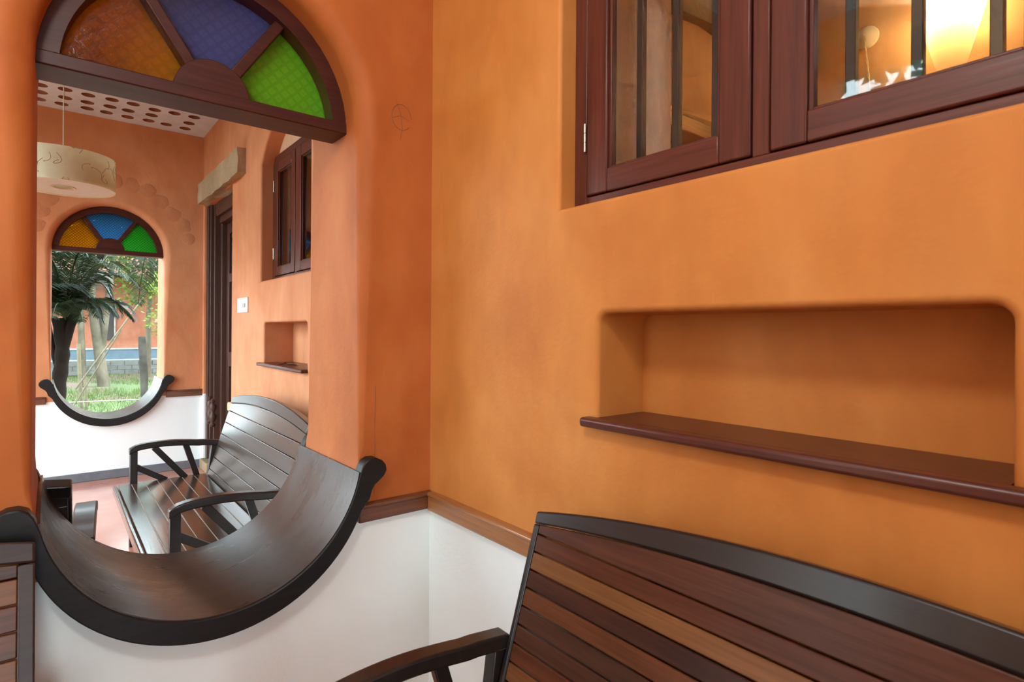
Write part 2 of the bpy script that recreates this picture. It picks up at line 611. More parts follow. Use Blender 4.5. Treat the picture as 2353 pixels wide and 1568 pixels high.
def seg_arch(y0, y1, z0, zs, rise, n=16):
    """opening with straight sides and a flat curved head; CCW in (u=y, z)"""
    h = (y1 - y0) / 2
    R = (h * h + rise * rise) / (2 * rise)
    a = math.degrees(math.asin(h / R))
    return [(y0, z0), (y1, z0)] + arc((y0 + y1) / 2, zs + rise - R, R, 90 - a, 90 + a, n)


# wall A, near bay (u runs toward -Y so that the outline stays counter-clockwise when seen from the room)
win1 = seg_arch(.052, 1.128, 1.655, 2.47, .26)
niche1 = rrect(.18, .985, 1.088, 1.366, .03, 5, (0, 0, 1, 1))
w = wall_mesh('wall_right_near', lambda u, z, d: (XA + d, u, z), (-2.4, YB + .02, -.02, ZC), .5,
              [dict(pts=win1, r=.012), dict(pts=niche1, r=.016, depth=.185)], 'orange')
struct(w, 'orange right wall of the near bay with window and niche', 'wall')
# wall A, far bay
win2 = seg_arch(3.20, 4.185, 1.655, 2.47, .26)
niche2 = rrect(3.235, 4.088, 1.085, 1.366, .03, 5, (0, 0, 1, 1))
door2 = [(4.975, .0), (6.06, .0), (6.06, 2.49), (4.975, 2.49)]
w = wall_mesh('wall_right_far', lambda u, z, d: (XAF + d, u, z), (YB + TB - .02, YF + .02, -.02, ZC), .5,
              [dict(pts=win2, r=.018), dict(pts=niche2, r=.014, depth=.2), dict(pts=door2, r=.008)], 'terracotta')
struct(w, 'orange right wall of the far bay with door and arched window', 'wall')

# garden side: piers and a beam, open between
lw = empty('wall_left', (XL, 2, 0)); struct(lw, 'open garden side of the verandah with plastered piers', 'wall')
for y0, y1 in ((-2.4, .95), (1.5, 2.55), (5.85, 6.55)):
    o = MB().box(-.3, .2, y0 - 2, y1 - 2, -.35, ZC).build('pier', 'orange', lw, bevel=.05, seg=4)
o = MB().box(-.28, .18, -4.4, 4.55, 2.92, ZC - .002).build('beam', 'orange', lw, bevel=.03, seg=3)
rear_arch = stadium(-.1, .5, .926, 2.02)
w = wall_mesh('wall_rear', lambda u, z, d: (u, -2.4 - d, z), (-1.65, XA + .02, -.02, ZC), .45,
              [dict(pts=rear_arch, r=.05)], 'orange')
struct(w, 'orange end wall behind the viewpoint', 'wall')

o = MB().box(-1.75, 1.4, -2.9, 6.6, -.35, 0).build('floor', 'floor')
struct(o, 'polished red oxide verandah floor', 'floor')

# white ceiling with clay pots cast into it (far bay), plain ceiling in the near bay
rng = random.Random(3)
pots = []
for i in range(15):
    for j in range(19):
        x = .952 - i * .1475 + rng.uniform(-.014, .014)
        y = 5.93 - j * .176 + rng.uniform(-.016, .016)
        if y > 2.42 and x > -1.1 and not (i in (1,) and j in (1,)):
            pots.append((x, y))
outer = [(-1.66, YB + TB), (XAF, YB + TB), (XAF, YF), (-1.66, YF)]
circ = lambda x, y, r, n=14: [(x + r * math.cos(2 * PI * k / n), y + r * math.sin(2 * PI * k / n)) for k in range(n)]
vs_, fs_ = cdt(outer, [circ(x, y, .046) for x, y in pots])
cb = MB(); cb.add([(x, y, ZC) for x, y in vs_], fs_)
cb.box(-1.9, 1.75, YB + TB - .5, YF + .45, ZC + .07, ZC + .2)
ceil = cb.build('ceiling', 'ceil', fix=False)
struct(ceil, 'white ceiling with round clay pot recesses over the far bay', 'ceiling')
pot = MB().lathe([(.046, 0), (.047, .012), (.043, .035), (.03, .055), (.0005, .062)], (0, 0, 0), 14).mesh('clay_pot')
pot.materials.append(M['clay']); pot.shade_smooth()
for x, y in pots:
    link('clay_pot', pot, None, ceil).location = (x, y, ZC - .001)
o = MB().box(-1.9, 1.6, -2.9, YB + TB - .45, ZC, ZC + .2).build('ceiling_near', 'ceil')
struct(o, 'white ceiling of the near bay', 'ceiling')

# timber trims along the top of the white dado
def trim(name, x0, x1, y0, y1, z0, z1, mat, label, ax):
    t = struct(empty(name, ((x0 + x1) / 2, (y0 + y1) / 2, z0)), label, 'trim')
    lx, ly = (x1 - x0) / 2, (y1 - y0) / 2
    MB().box(-lx, lx, -ly, ly, 0, z1 - z0).build('board', mat, t, bevel=.004)
    if ax == 0:
        MB().box(-lx, lx, -ly - .006, ly, z1 - z0 - .016, z1 - z0 - .002).build('bead', mat, t, bevel=.006, seg=3)
    else:
        MB().box(-lx - .006, lx, -ly, ly, z1 - z0 - .016, z1 - z0 - .002).build('bead', mat, t, bevel=.006, seg=3)
trim('trim_1', .80, XA, YB - .018, YB + .01, .674, .737, 'trim_wood', 'dark timber rail on the wall right of the large arch', 0)
trim('trim_2', -1.15, -.03, YB - .018, YB + .01, .674, .737, 'trim_wood', 'dark timber rail on the wall left of the large arch', 0)
trim('trim_3', XA - .02, XA + .01, -2.4, YB - .018, .670, .737, 'trim_wood_y', 'lighter timber rail behind the brown slatted bench', 1)
trim('trim_4', .83, XAF + .02, YF - .018, YF + .01, .684, .747, 'trim_wood', 'timber rail right of the small garden arch', 0)
trim('trim_5', -1.15, -.03, YF - .018, YF + .01, .684, .747, 'trim_wood', 'timber rail left of the small garden arch', 0)
t = MB().box(XAF - .03, XAF + .01, YB + TB, 4.975, .664, .735).build('trim_6', 'orange_in', bevel=.012, seg=3)
struct(t, 'pale plaster ledge on the wall behind the dark bench', 'trim')
b = MB().box(-1.15, XAF, YF - .016, YF + .01, 0, .075).build('baseboard_back', 'skirting', bevel=.004)
struct(b, 'grey skirting under the far white dado', 'baseboard')
b = MB().box(XAF - .016, XAF + .01, YB + TB, 4.97, 0, .075).build('baseboard_right', 'skirting', bevel=.004)
struct(b, 'grey skirting behind the dark bench', 'baseboard')

# round plaster patches above the far arch, faint plaster cracks
for k, (x, z, r) in enumerate([(.435, 2.615, .062), (.56, 2.60, .068), (.675, 2.57, .068), (.772, 2.49, .07), (.878, 2.385, .07),
                               (.965, 2.29, .066), (1.0, 2.165, .062), (.06, 2.50, .085), (-.03, 2.40, .075), (-.085, 2.29, .07), (-.10, 2.17, .06),
                               (.30, 2.60, .06), (.17, 2.57, .065)]):
    pr = random.Random(k)
    pts = []
    for i in range(18):
        a = 2 * PI * i / 18
        rr = r * (1 + .34 * noise.noise(Vector((math.cos(a) * 1.2, math.sin(a) * 1.2, k * 5.3))))
        pts.append((x + rr * math.cos(a), z + rr * math.sin(a) * .95))
    inn = [(x + (px - x) * .86, z + (pz - z) * .86) for px, pz in pts]
    pb = MB()
    n = 18
    vs = [(u, YF - .0005, v) for u, v in pts] + [(u, YF - .0025, v) for u, v in inn] + [(x, YF - .002, z)]
    fs = [(i, (i + 1) % n, n + (i + 1) % n, n + i) for i in range(n)] + [(n + i, n + (i + 1) % n, 2 * n) for i in range(n)]
    pb.add(vs, fs).build('plaster_patch', 'patch', wall_back, smooth=30)

M['crack'] = plain('hairline_crack', (.22, .08, .04), .9)


def crack(pts, r=.0009):
    MB().tube([(x, YB - .0003, z) for x, z in pts], r, 4).build('hairline_crack', 'crack', wall_front)


crack([(.861, 1.13), (.863, 1.06), (.860, .99), (.862, .91), (.859, .84), (.861, .76)])
crack([(.955 + .038 * math.cos(a * .35), 2.07 + .045 * math.sin(a * .35)) for a in range(17)], .0011)
crack([(.935, 2.12), (.952, 2.08), (.958, 2.03), (.950, 1.99)], .0010)
crack([(.918, 2.06), (.95, 2.075), (.99, 2.062)], .0008)

# ------------------------------------------------------------------ crescent sills
def half_profile(R, cz, zmin_out, Ro, czo):
    """inner and outer half outlines (dx >= 0) of the rim with its horn, from bottom centre to horn tip"""
    inner = []
    for k in range(21):
        a = math.radians(-90 + 78 * k / 20)
        inner.append((R * math.cos(a), cz + R * math.sin(a)))
    inner += [(R + .002, .868), (R + .012, .884), (R + .03, .893), (R + .052, .892), (R + .072, .882), (R + .085, .866)]
    outer_ = []
    for k in range(21):
        a = math.radians(-90 + 68 * k / 20)
        outer_.append((Ro * math.cos(a), czo + Ro * math.sin(a)))
    outer_ += [(Ro - .004, .757), (Ro + .004, .785), (Ro + .014, .802), (Ro + .030, .814), (Ro + .047, .828), (Ro + .058, .848)]
    return inner, outer_


def crescent(name, cx, y0, y1, label, dz=0, sx=1.0):
    c = empty(name, (cx, (y0 + y1) / 2, .447 + dz))
    tag(c, label, 'arch sill')
    R, cz, Ro, czo = .412 * sx, .923, .443 * sx, .890
    inn, out = half_profile(R, cz, .447, Ro, czo)
    inner = [(-u, v) for u, v in inn[::-1]] + inn[1:]
    outer_ = [(-u, v) for u, v in out[::-1]] + out[1:]
    hy = (y1 - y0) / 2
    F = lambda u, v, d: (u, d, v - .447)
    for d0, d1 in ((-hy, -hy + .05), (hy - .05, hy)):
        rb = MB().strip(inner, outer_, F, d0, d1)
        rb.build('rim', 'black_wood', c, merge=True, bevel=.004, seg=2)
    path_in = [p for p in inner if abs(p[0]) < R + .001 and p[1] < .862]
    a0 = math.radians(-90 - 80); path_in = [(R * .992 * math.cos(math.radians(a)), cz + R * .992 * math.sin(math.radians(a))) for a in [-170 + 160 * k / 60 for k in range(61)]]
    path_out = [((R + .022) * math.cos(math.radians(a)), cz + (R + .022) * math.sin(math.radians(a))) for a in [-170 + 160 * k / 60 for k in range(61)]]
    bo = MB().strip(path_in, path_out, F, -hy + .004, hy - .004).build('curved_board', 'board_wood', c, smooth=30, merge=True)
    return c


crescent('crescent_sill', NC, YB - .045, YB + TB + .045, 'large black crescent wooden sill in the near arch', 0)
crescent('crescent_sill', FC, YF - .045, YF + TF + .03, 'small crescent wooden sill in the far garden arch', 0, FR / NR)

# ------------------------------------------------------------------ fanlights
def fanlight(cx, y0, y1, zb, r, label, sfx=''):
    f = empty('fanlight', (cx, (y0 + y1) / 2, zb)); tag(f, label, 'fanlight')
    hy = (y1 - y0) / 2
    F = lambda u, v, d: (u, d, v)
    bar = .036
    fb = MB()
    ri = r - .047
    fb.strip(arc(0, 0, r + .006, 0, 180, 40), arc(0, 0, ri, 0, 180, 40), F, -hy, hy)
    fr = fb.build('arched_frame', 'fan_wood', f, smooth=30, merge=True)
    MB().box(-r - .004, r + .004, -hy - .003, hy + .003, -.003, bar).build('bottom_rail', 'fan_wood', f, bevel=.004)
    hub = MB().prism(arc(0, bar - .004, .106, 0, 180, 24), F, -hy * .75, hy * .75).build('hub', 'fan_wood', f, smooth=40, bevel=.003)
    mt_ = []
    for a in (58, 122):
        ca, sa = math.cos(math.radians(a)), math.sin(math.radians(a))
        p = [(ca * .08 - sa * .017, .014 + sa * .08 + ca * .017), (ca * .08 + sa * .017, .014 + sa * .08 - ca * .017),
             (ca * (ri + .015) + sa * .017, sa * (ri + .015) - ca * .017), (ca * (ri + .015) - sa * .017, sa * (ri + .015) + ca * .017)]
        MB().prism(p, F, -hy * .7, hy * .7).build('mullion', 'fan_wood', f, bevel=.004)
    for a0, a1, gm, nm in ((0, 58, 'green', 'green textured pane'), (58, 122, 'blue', 'blue textured pane'), (122, 180, 'amber', 'amber textured pane')):
        pts = arc(0, .012, .085, a0, a1, 8) + arc(0, 0, ri + .01, a1, a0, 16)
        g = MB().prism(pts, F, -.0025, .0025).build('pane', gm + sfx, f)
        g['label'] = nm
    return f


fanlight(NC, YB + .125, YB + .255, 2.012, NR, 'large coloured glass fanlight in the near arch')
fanlight(FC, YF + .07, YF + .17, 1.985, FR, 'small coloured glass fanlight above the garden view', '_far')

# ------------------------------------------------------------------ windows
def casement(name, x, y0, y1, z0, z1, ycap, label, zarch=None, fw=.045, th=.06, dirx=1):
    """frame plane facing -X at x, between y0 < y1"""
    yc = (y0 + y1) / 2
    wdw = struct(empty(name, (x, yc, z0)), label, 'window')
    h = z1 - z0; L2 = (y1 - y0) / 2
    Y = lambda y: y
    MB().box(0, th, L2 - fw, L2, 0, h).build('frame_stile', 'win_wood', wdw, bevel=.003)
    MB().box(0, th, -L2, -L2 + fw, 0, h).build('frame_stile', 'win_wood', wdw, bevel=.003)
    MB().box(0, th, -.0185, .0185, .023, h - fw).build('frame_mullion', 'win_wood', wdw, bevel=.003)
    MB().box(0, th, -L2 + fw, L2 - fw, 0, .024).build('frame_sill', 'win_wood_x', wdw, bevel=.003)
    MB().box(0, th, -L2 + fw, L2 - fw, h - fw, h).build('frame_head', 'win_wood_x', wdw, bevel=.003)
    for s in (1, -1):
        a, b = sorted((s * (L2 - fw - .003), s * .0215))
        zb, zt = .027, h - fw - .003
        st = .072
        sb = MB()
        sash = empty('sash', (-.004, (a + b) / 2, zb)); sash.parent = wdw
        l2 = (b - a) / 2; hh = zt - zb
        MB().box(0, .04, -l2, -l2 + st, 0, hh).build('stile', 'win_wood', sash, bevel=.004)
        MB().box(0, .04, l2 - st, l2, 0, hh).build('stile', 'win_wood', sash, bevel=.004)
        MB().box(.0005, .0395, -l2 + st, l2 - st, 0, .062).build('rail', 'win_wood_x', sash, bevel=.004)
        MB().box(.0005, .0395, -l2 + st, l2 - st, hh - .07, hh).build('rail', 'win_wood_x', sash, bevel=.004)
        bd = MB()
        g0, g1, q0, q1 = -l2 + st, l2 - st, .062, hh - .07
        for bx in ((g0, g0 + .009, q0, q1), (g1 - .009, g1, q0, q1)):
            bd.box(.009, .03, bx[0], bx[1], bx[2], bx[3])
        bd.box(.009, .03, g0 + .009, g1 - .009, q0, q0 + .006); bd.box(.009, .03, g0 + .009, g1 - .009, q1 - .006, q1)
        bd.build('glazing_bead', 'win_wood', sash, bevel=.002)
        MB().box(.018, .022, g0 + .002, g1 - .002, q0 + .002, q1 - .002).build('pane', 'glass', sash)
        for hz in (.12, hh - .2):
            hb = MB()
            ye = s * (l2 + .002)
            for q in range(3):
                hb.tube([(-.004, ye, hz + q * .026), (-.004, ye, hz + q * .026 + .0245)], .0042, 10)
            hb.build('hinge', 'steel', sash, smooth=40)
    for yb in (.366, .255, .145):
        for s in (1, -1):
            y_ = s * yb * (L2 / .538)
            MB().box(.075 - .0095, .075 + .0095, y_ - .0095, y_ + .0095, -.01, h + .01).build('iron_bar', 'iron', wdw, bevel=.002)
    return wdw


w1 = casement('window_1', 1.14, .052, 1.128, 1.664, 2.53, 0, 'large brown casement window with iron bars over the niche')
w2 = casement('window_2', 1.215, 3.20, 4.185, 1.664, 2.53, 0, 'narrow looking brown casement window in the far bay')
for wd, X, y0, y1 in ((w1, 1.16, .052, 1.128), (w2, 1.235, 3.20, 4.185)):
    pts = seg_arch(y0 - .01, y1 + .01, 2.525, 2.535, .25)
    yc = (y0 + y1) / 2
    MB().prism([(u - yc, v - 1.664) for u, v in pts], lambda u, v, d: (d + X - wd.location.x, u, v), 0, .1).build('arch_infill', 'orange_in', wd)

M['lit_reveal_tone'] = plaster('lit_reveal_pink', (.72, .54, .44), (.78, .61, .51), (.82, .67, .58), bump_s=.5)  # pale tone stands in for light on the inner reveal
MB().box(.105, .432, .528, .5375, .004, .80).build('added_lit_panel', 'lit_reveal_tone', w1)  # added panel that brightens the left inner reveal by its colour

# ------------------------------------------------------------------ rooms behind the windows
def room_box(name, x0, x1, y0, y1, z0, z1, mat, label, cat='wall'):
    o = MB().box(x0, x1, y0, y1, z0, z1).build(name, mat)
    return struct(o, label, cat)

room_box('wall_inner_back', 3.0, 3.2, -2.4, 1.75, 0, 3.3, 'orange_in', 'warm wall seen through the casement window behind the lamp')
room_box('wall_inner_side', 1.56, 3.0, 1.55, 1.75, 0, 3.3, 'orange_in', 'warm side wall seen through the left casement sash')
room_box('wall_inner_end', 1.56, 3.2, -2.6, -2.4, 0, 3.3, 'orange_in', 'end wall of the lamplit room')
room_box('floor_inner', 1.56, 6.2, -2.6, 6.6, -.1, .0, 'floor', 'floor of the rooms behind the windows', 'floor')
room_box('ceiling_inner', 1.57, 3.2, -2.6, 1.75, 3.02, 3.3, 'grey_stone', 'ceiling of the lamplit room', 'ceiling')
o = MB()
rr = random.Random(5)
# rough stone lintel hanging across the side wall, its lower edge uneven
prof = []
for k in range(15):
    prof.append((1.6 + k * .1, 2.775 + rr.uniform(-.012, .012)))
pts = prof + [(3.0, 3.02), (1.6, 3.02)]
o.prism(pts, lambda u, v, d: (u, 1.55 - d, v), 0, .05)
st = o.build('stone_lintel', 'grey_stone')
tag(st, 'rough grey stone beam behind the left window sash', 'lintel')
sh = empty('wall_shelf', (2.3, 1.5, 2.25)); tag(sh, 'lamplit yellow wooden ledge on the inner side wall', 'shelf')
M['ledge_wood'] = wood('ledge_wood', (.40, .22, .07), (.52, .31, .11), .4, 0, 1.0, .1)
MB().box(-.72, .69, -.03, .048, 0, .055).build('upper_board', 'ledge_wood', sh, bevel=.006)
MB().box(-.72, .69, -.09, .048, -.075, -.006).build('lower_board', 'ledge_wood', sh, bevel=.006)
room_box('wall_dark_side', 1.6, 6.2, 6.4, 6.6, 0, 3.3, 'orange_in', 'end wall of the unlit room behind the far window')
room_box('wall_dark_back', 5.9, 6.2, 1.75, 6.6, 0, 3.3, 'orange_in', 'back wall of the unlit room behind the far window')
room_box('wall_dark_partition', 3.0, 6.2, 1.55, 1.75, 0, 3.3, 'orange_in', 'partition wall of the unlit room')
room_box('ceiling_dark', 1.62, 6.2, 1.75, 6.6, 3.2, 3.4, 'grey_stone', 'ceiling of the unlit room', 'ceiling')

# sconce, rosette with hanging flex
sc = empty('wall_sconce', (2.86, .675, 2.40)); tag(sc, 'glowing amber cone wall lamp behind the right window sash', 'lamp')
MB().lathe([(.046, 0), (.07, .09), (.095, .18), (.128, .31), (.133, .36)], (0, 0, 0), 36).build('lamp_shade', 'sconce_paper', sc, smooth=50)
MB().box(.10, .14, -.03, .03, .12, .22).build('wall_bracket', 'steel', sc, bevel=.004)
MB().tube([(.12, 0, .17), (.0, 0, .17)], .006, 8).build('arm', 'steel', sc, smooth=40)
MB().lathe([(.0005, .17), (.018, .175), (.02, .2), (.032, .24), (.034, .262), (.024, .285), (.0005, .295)], (0, 0, 0), 20).build('bulb', 'diffuser', sc, smooth=60)
ld = bpy.data.lights.new('sconce_glow', 'POINT'); ld.energy = 5.5; ld.color = (1, .84, .62); ld.shadow_soft_size = .036
lo = bpy.data.objects.new('sconce_glow', ld); lo.location = (0, 0, .27); lo.parent = sc; COL.objects.link(lo)

ro = empty('ceiling_rose', (2.998, 1.033, 2.722)); tag(ro, 'round white wall rosette with a twisted hanging flex', 'rosette')
MB().lathe([(.0005, -.028), (.012, -.028), (.03, -.022), (.05, -.012), (.052, -.006), (.052, 0), (.0005, 0)], (0, 0, 0), 28, 'x').build('cover', 'white_plastic', ro, smooth=40)
cb = MB()
for ph in (0, PI):
    path = []
    for k in range(60):
        t = k / 59
        path.append((-.03 - .03 * math.sin(t * PI * .5) + .0022 * math.cos(t * 40 + ph), -.055 * t + .0022 * math.sin(t * 40 + ph), .0 - .46 * t))
    cb.tube(path, .0022, 5)
cb.build('twisted_flex', 'cord', ro, smooth=60)

# copy of the sconce, added out of view to brighten the window reveal
sc_fill = empty('wall_sconce', (2.86, -.95, 2.40)); tag(sc_fill, 'added unseen fill lamp, amber cone, beyond the window edge', 'lamp')
for ch in list(sc.children):
    c = ch.copy()
    if ch.type == 'LIGHT':
        c.data = ch.data.copy(); c.data.energy = 75
    c.parent = sc_fill; COL.objects.link(c)

# ------------------------------------------------------------------ niche shelves
def niche_shelf(x0, x1, y0, y1, z0, z1, y0i, y1i, xw, label):
    s = empty('niche_shelf', ((x0 + x1) / 2, (y0 + y1) / 2, z0)); tag(s, label, 'shelf')
    lx, ly = (x1 - x0) / 2, (y1 - y0) / 2
    xm = (x0 + x1) / 2; ym = (y0 + y1) / 2
    MB().box(-lx, xw - xm + .004, -ly, ly, 0, z1 - z0).build('nosing', 'shelf_wood', s, bevel=.008, seg=3)
    MB().box(xw - xm + .004, lx, y0i - ym, y1i - ym, 0, z1 - z0 - .001).build('board', 'shelf_wood', s)
    return s

niche_shelf(1.045, XA + .184, .12, 1.015, 1.078, 1.102, .182, .983, XA, 'long brown shelf board in the niche above the brown bench')
niche_shelf(1.09, XAF + .199, 3.22, 4.12, 1.072, 1.094, 3.237, 4.086, XAF, 'small brown shelf board in the far niche')
M['dry_leaf'] = plain('dry_leaf', (.20, .13, .06), .8)
for k, (y, x, a) in enumerate(((3.80, 1.17, .4), (3.73, 1.19, 1.7), (3.62, 1.18, 2.6))):
    lf = MB()
    pts = [(-.035, 0, 0), (-.01, .014, .008), (.02, .012, .012), (.04, 0, .004), (.02, -.013, .01), (-.01, -.014, .006), (0, 0, .001)]
    lf.add(pts, [(0, 6, 1), (1, 6, 2), (2, 6, 3), (3, 6, 4), (4, 6, 5), (5, 6, 0)])
    o = lf.build('dry_leaf', 'dry_leaf'); o.location = (x, y, 1.0945); o.rotation_euler = (0, 0, a)
    tag(o, ['leftmost curled dry leaf on the small far niche shelf', 'middle curled dry leaf on the small far niche shelf', 'rightmost curled dry leaf on the small far niche shelf'][k], 'leaf', 'dry leaves on the far shelf')

# switch plate
sp = empty('switch_plate', (XAF, 4.61, 1.445)); tag(sp, 'white square light switch plate beside the far door', 'switch')
MB().box(-.012, .001, -.14, .14, 0, .112).build('plate', 'white_plastic', sp, bevel=.004)
M['grey_plastic'] = plain('grey_plastic', (.45, .44, .42), .4)
MB().box(-.018, -.011, -.095, -.03, .04, .07).build('rocker', 'grey_plastic', sp, bevel=.003)
MB().box(-.016, -.011, .055, .075, .045, .065).build('rocker', 'white_plastic', sp, bevel=.003)

# small bulb on the far wall
bl = empty('wall_bulb', (XAF - .03, 4.42, 2.83)); tag(bl, 'tiny white bulb high on the far wall below the fanlight', 'bulb')
MB().lathe([(.0005, 0), (.018, .008), (.026, .03), (.022, .06), (.014, .08), (.0005, .082)], (0, 0, 0), 16).build('glass_globe', 'white_plastic', bl, smooth=60)
MB().lathe([(.015, .075), (.016, .12), (.0005, .12)], (0, 0, 0), 16).build('holder', 'white_plastic', bl, smooth=40)
MB().box(.0, .031, -.012, .012, .09, .115).build('bracket', 'white_plastic', bl)

# ------------------------------------------------------------------ door
dr = struct(empty('door_1', (XAF, 5.5, 0)), 'dark carved wooden door in the far corner', 'door')
steps = [(6.055, 5.98, .02), (5.98, 5.945, .045), (5.945, 5.92, .03), (5.92, 5.88, .065), (5.88, 5.85, .05), (5.85, 5.80, .10)]
for a, b_, dp in steps:
    MB().box(dp, .4, b_ - 5.5, a - 5.5, .09, 2.484).build('jamb_moulding', 'door_wood', dr, bevel=.006, seg=3)
MB().box(.05, .4, -.52, .30, 2.36, 2.484).build('head_moulding', 'door_wood', dr, bevel=.006, seg=3)
MB().box(.08, .4, -.52, .30, 2.30, 2.36).build('head_moulding', 'door_wood', dr, bevel=.006, seg=3)
MB().box(.05, .4, -.52, -.46, 0, 2.30).build('jamb_moulding', 'door_wood', dr, bevel=.006, seg=3)
leaf = empty('door_leaf', (.16, .0, .03)); leaf.parent = dr
MB().box(0, .05, -.46, .30, 0, 2.27).build('leaf_board', 'door_wood', leaf)
for y0, y1 in ((.20, .29), (-.45, -.36), (-.08, .0)):
    MB().box(-.02, .0, y0, y1, 0, 2.27).build('stile', 'door_wood', leaf, bevel=.004)
for z0, z1 in ((0, .18), (.95, 1.08), (1.72, 1.80), (2.17, 2.27)):
    MB().box(-.019, .0, -.36, .20, z0, z1).build('rail', 'door_wood', leaf, bevel=.004)
M['dark_glass'] = plain('dark_carved_panel', (.012, .010, .010), .25)
MB().box(-.008, .004, .02, .19, 1.85, 2.13).build('carved_panel', 'dark_glass', leaf, bevel=.004)
# turned ornament near the foot of the jamb
pr = [(.0005, 0), (.02, .01), (.028, .03), (.016, .05), (.03, .08), (.034, .11), (.018, .14), (.028, .17), (.034, .2), (.016, .23), (.024, .25), (.0005, .28)]
MB().lathe(pr, (.035, .43, .42), 16).build('carved_boss', 'door_wood', dr, smooth=50)
MB().lathe(pr, (.045, .365, .40), 16).build('carved_boss', 'door_wood', dr, smooth=50)
MB().box(-.03, .4, .27, .555, 0, .09).build('stone_plinth', 'stone', dr, bevel=.01)
MB().box(.0, .4, -.52, .27, 0, .03).build('threshold', 'stone', dr, bevel=.006)

# lintel stone above the door, hewn edges
lb = bmesh.new()
bmesh.ops.create_cube(lb, size=1)
bmesh.ops.scale(lb, vec=(.16, 1.46, .19), verts=lb.verts)
bmesh.ops.subdivide_edges(lb, edges=lb.edges, cuts=9, use_grid_fill=True)
for v in lb.verts:
    nv = noise.noise_vector(v.co * 13)
    amt = .034 if v.co.z < -.05 else .007
    v.co += Vector((nv.x * .008, nv.y * .012, nv.z * amt))
me = bpy.data.meshes.new('door_lintel'); lb.to_mesh(me); lb.free()
o = link('door_lintel', me, 'stone', smooth=50); o.location = (XAF + .02, 5.30, 2.585)
tag(o, 'rough hewn tan stone lintel above the far door', 'lintel')

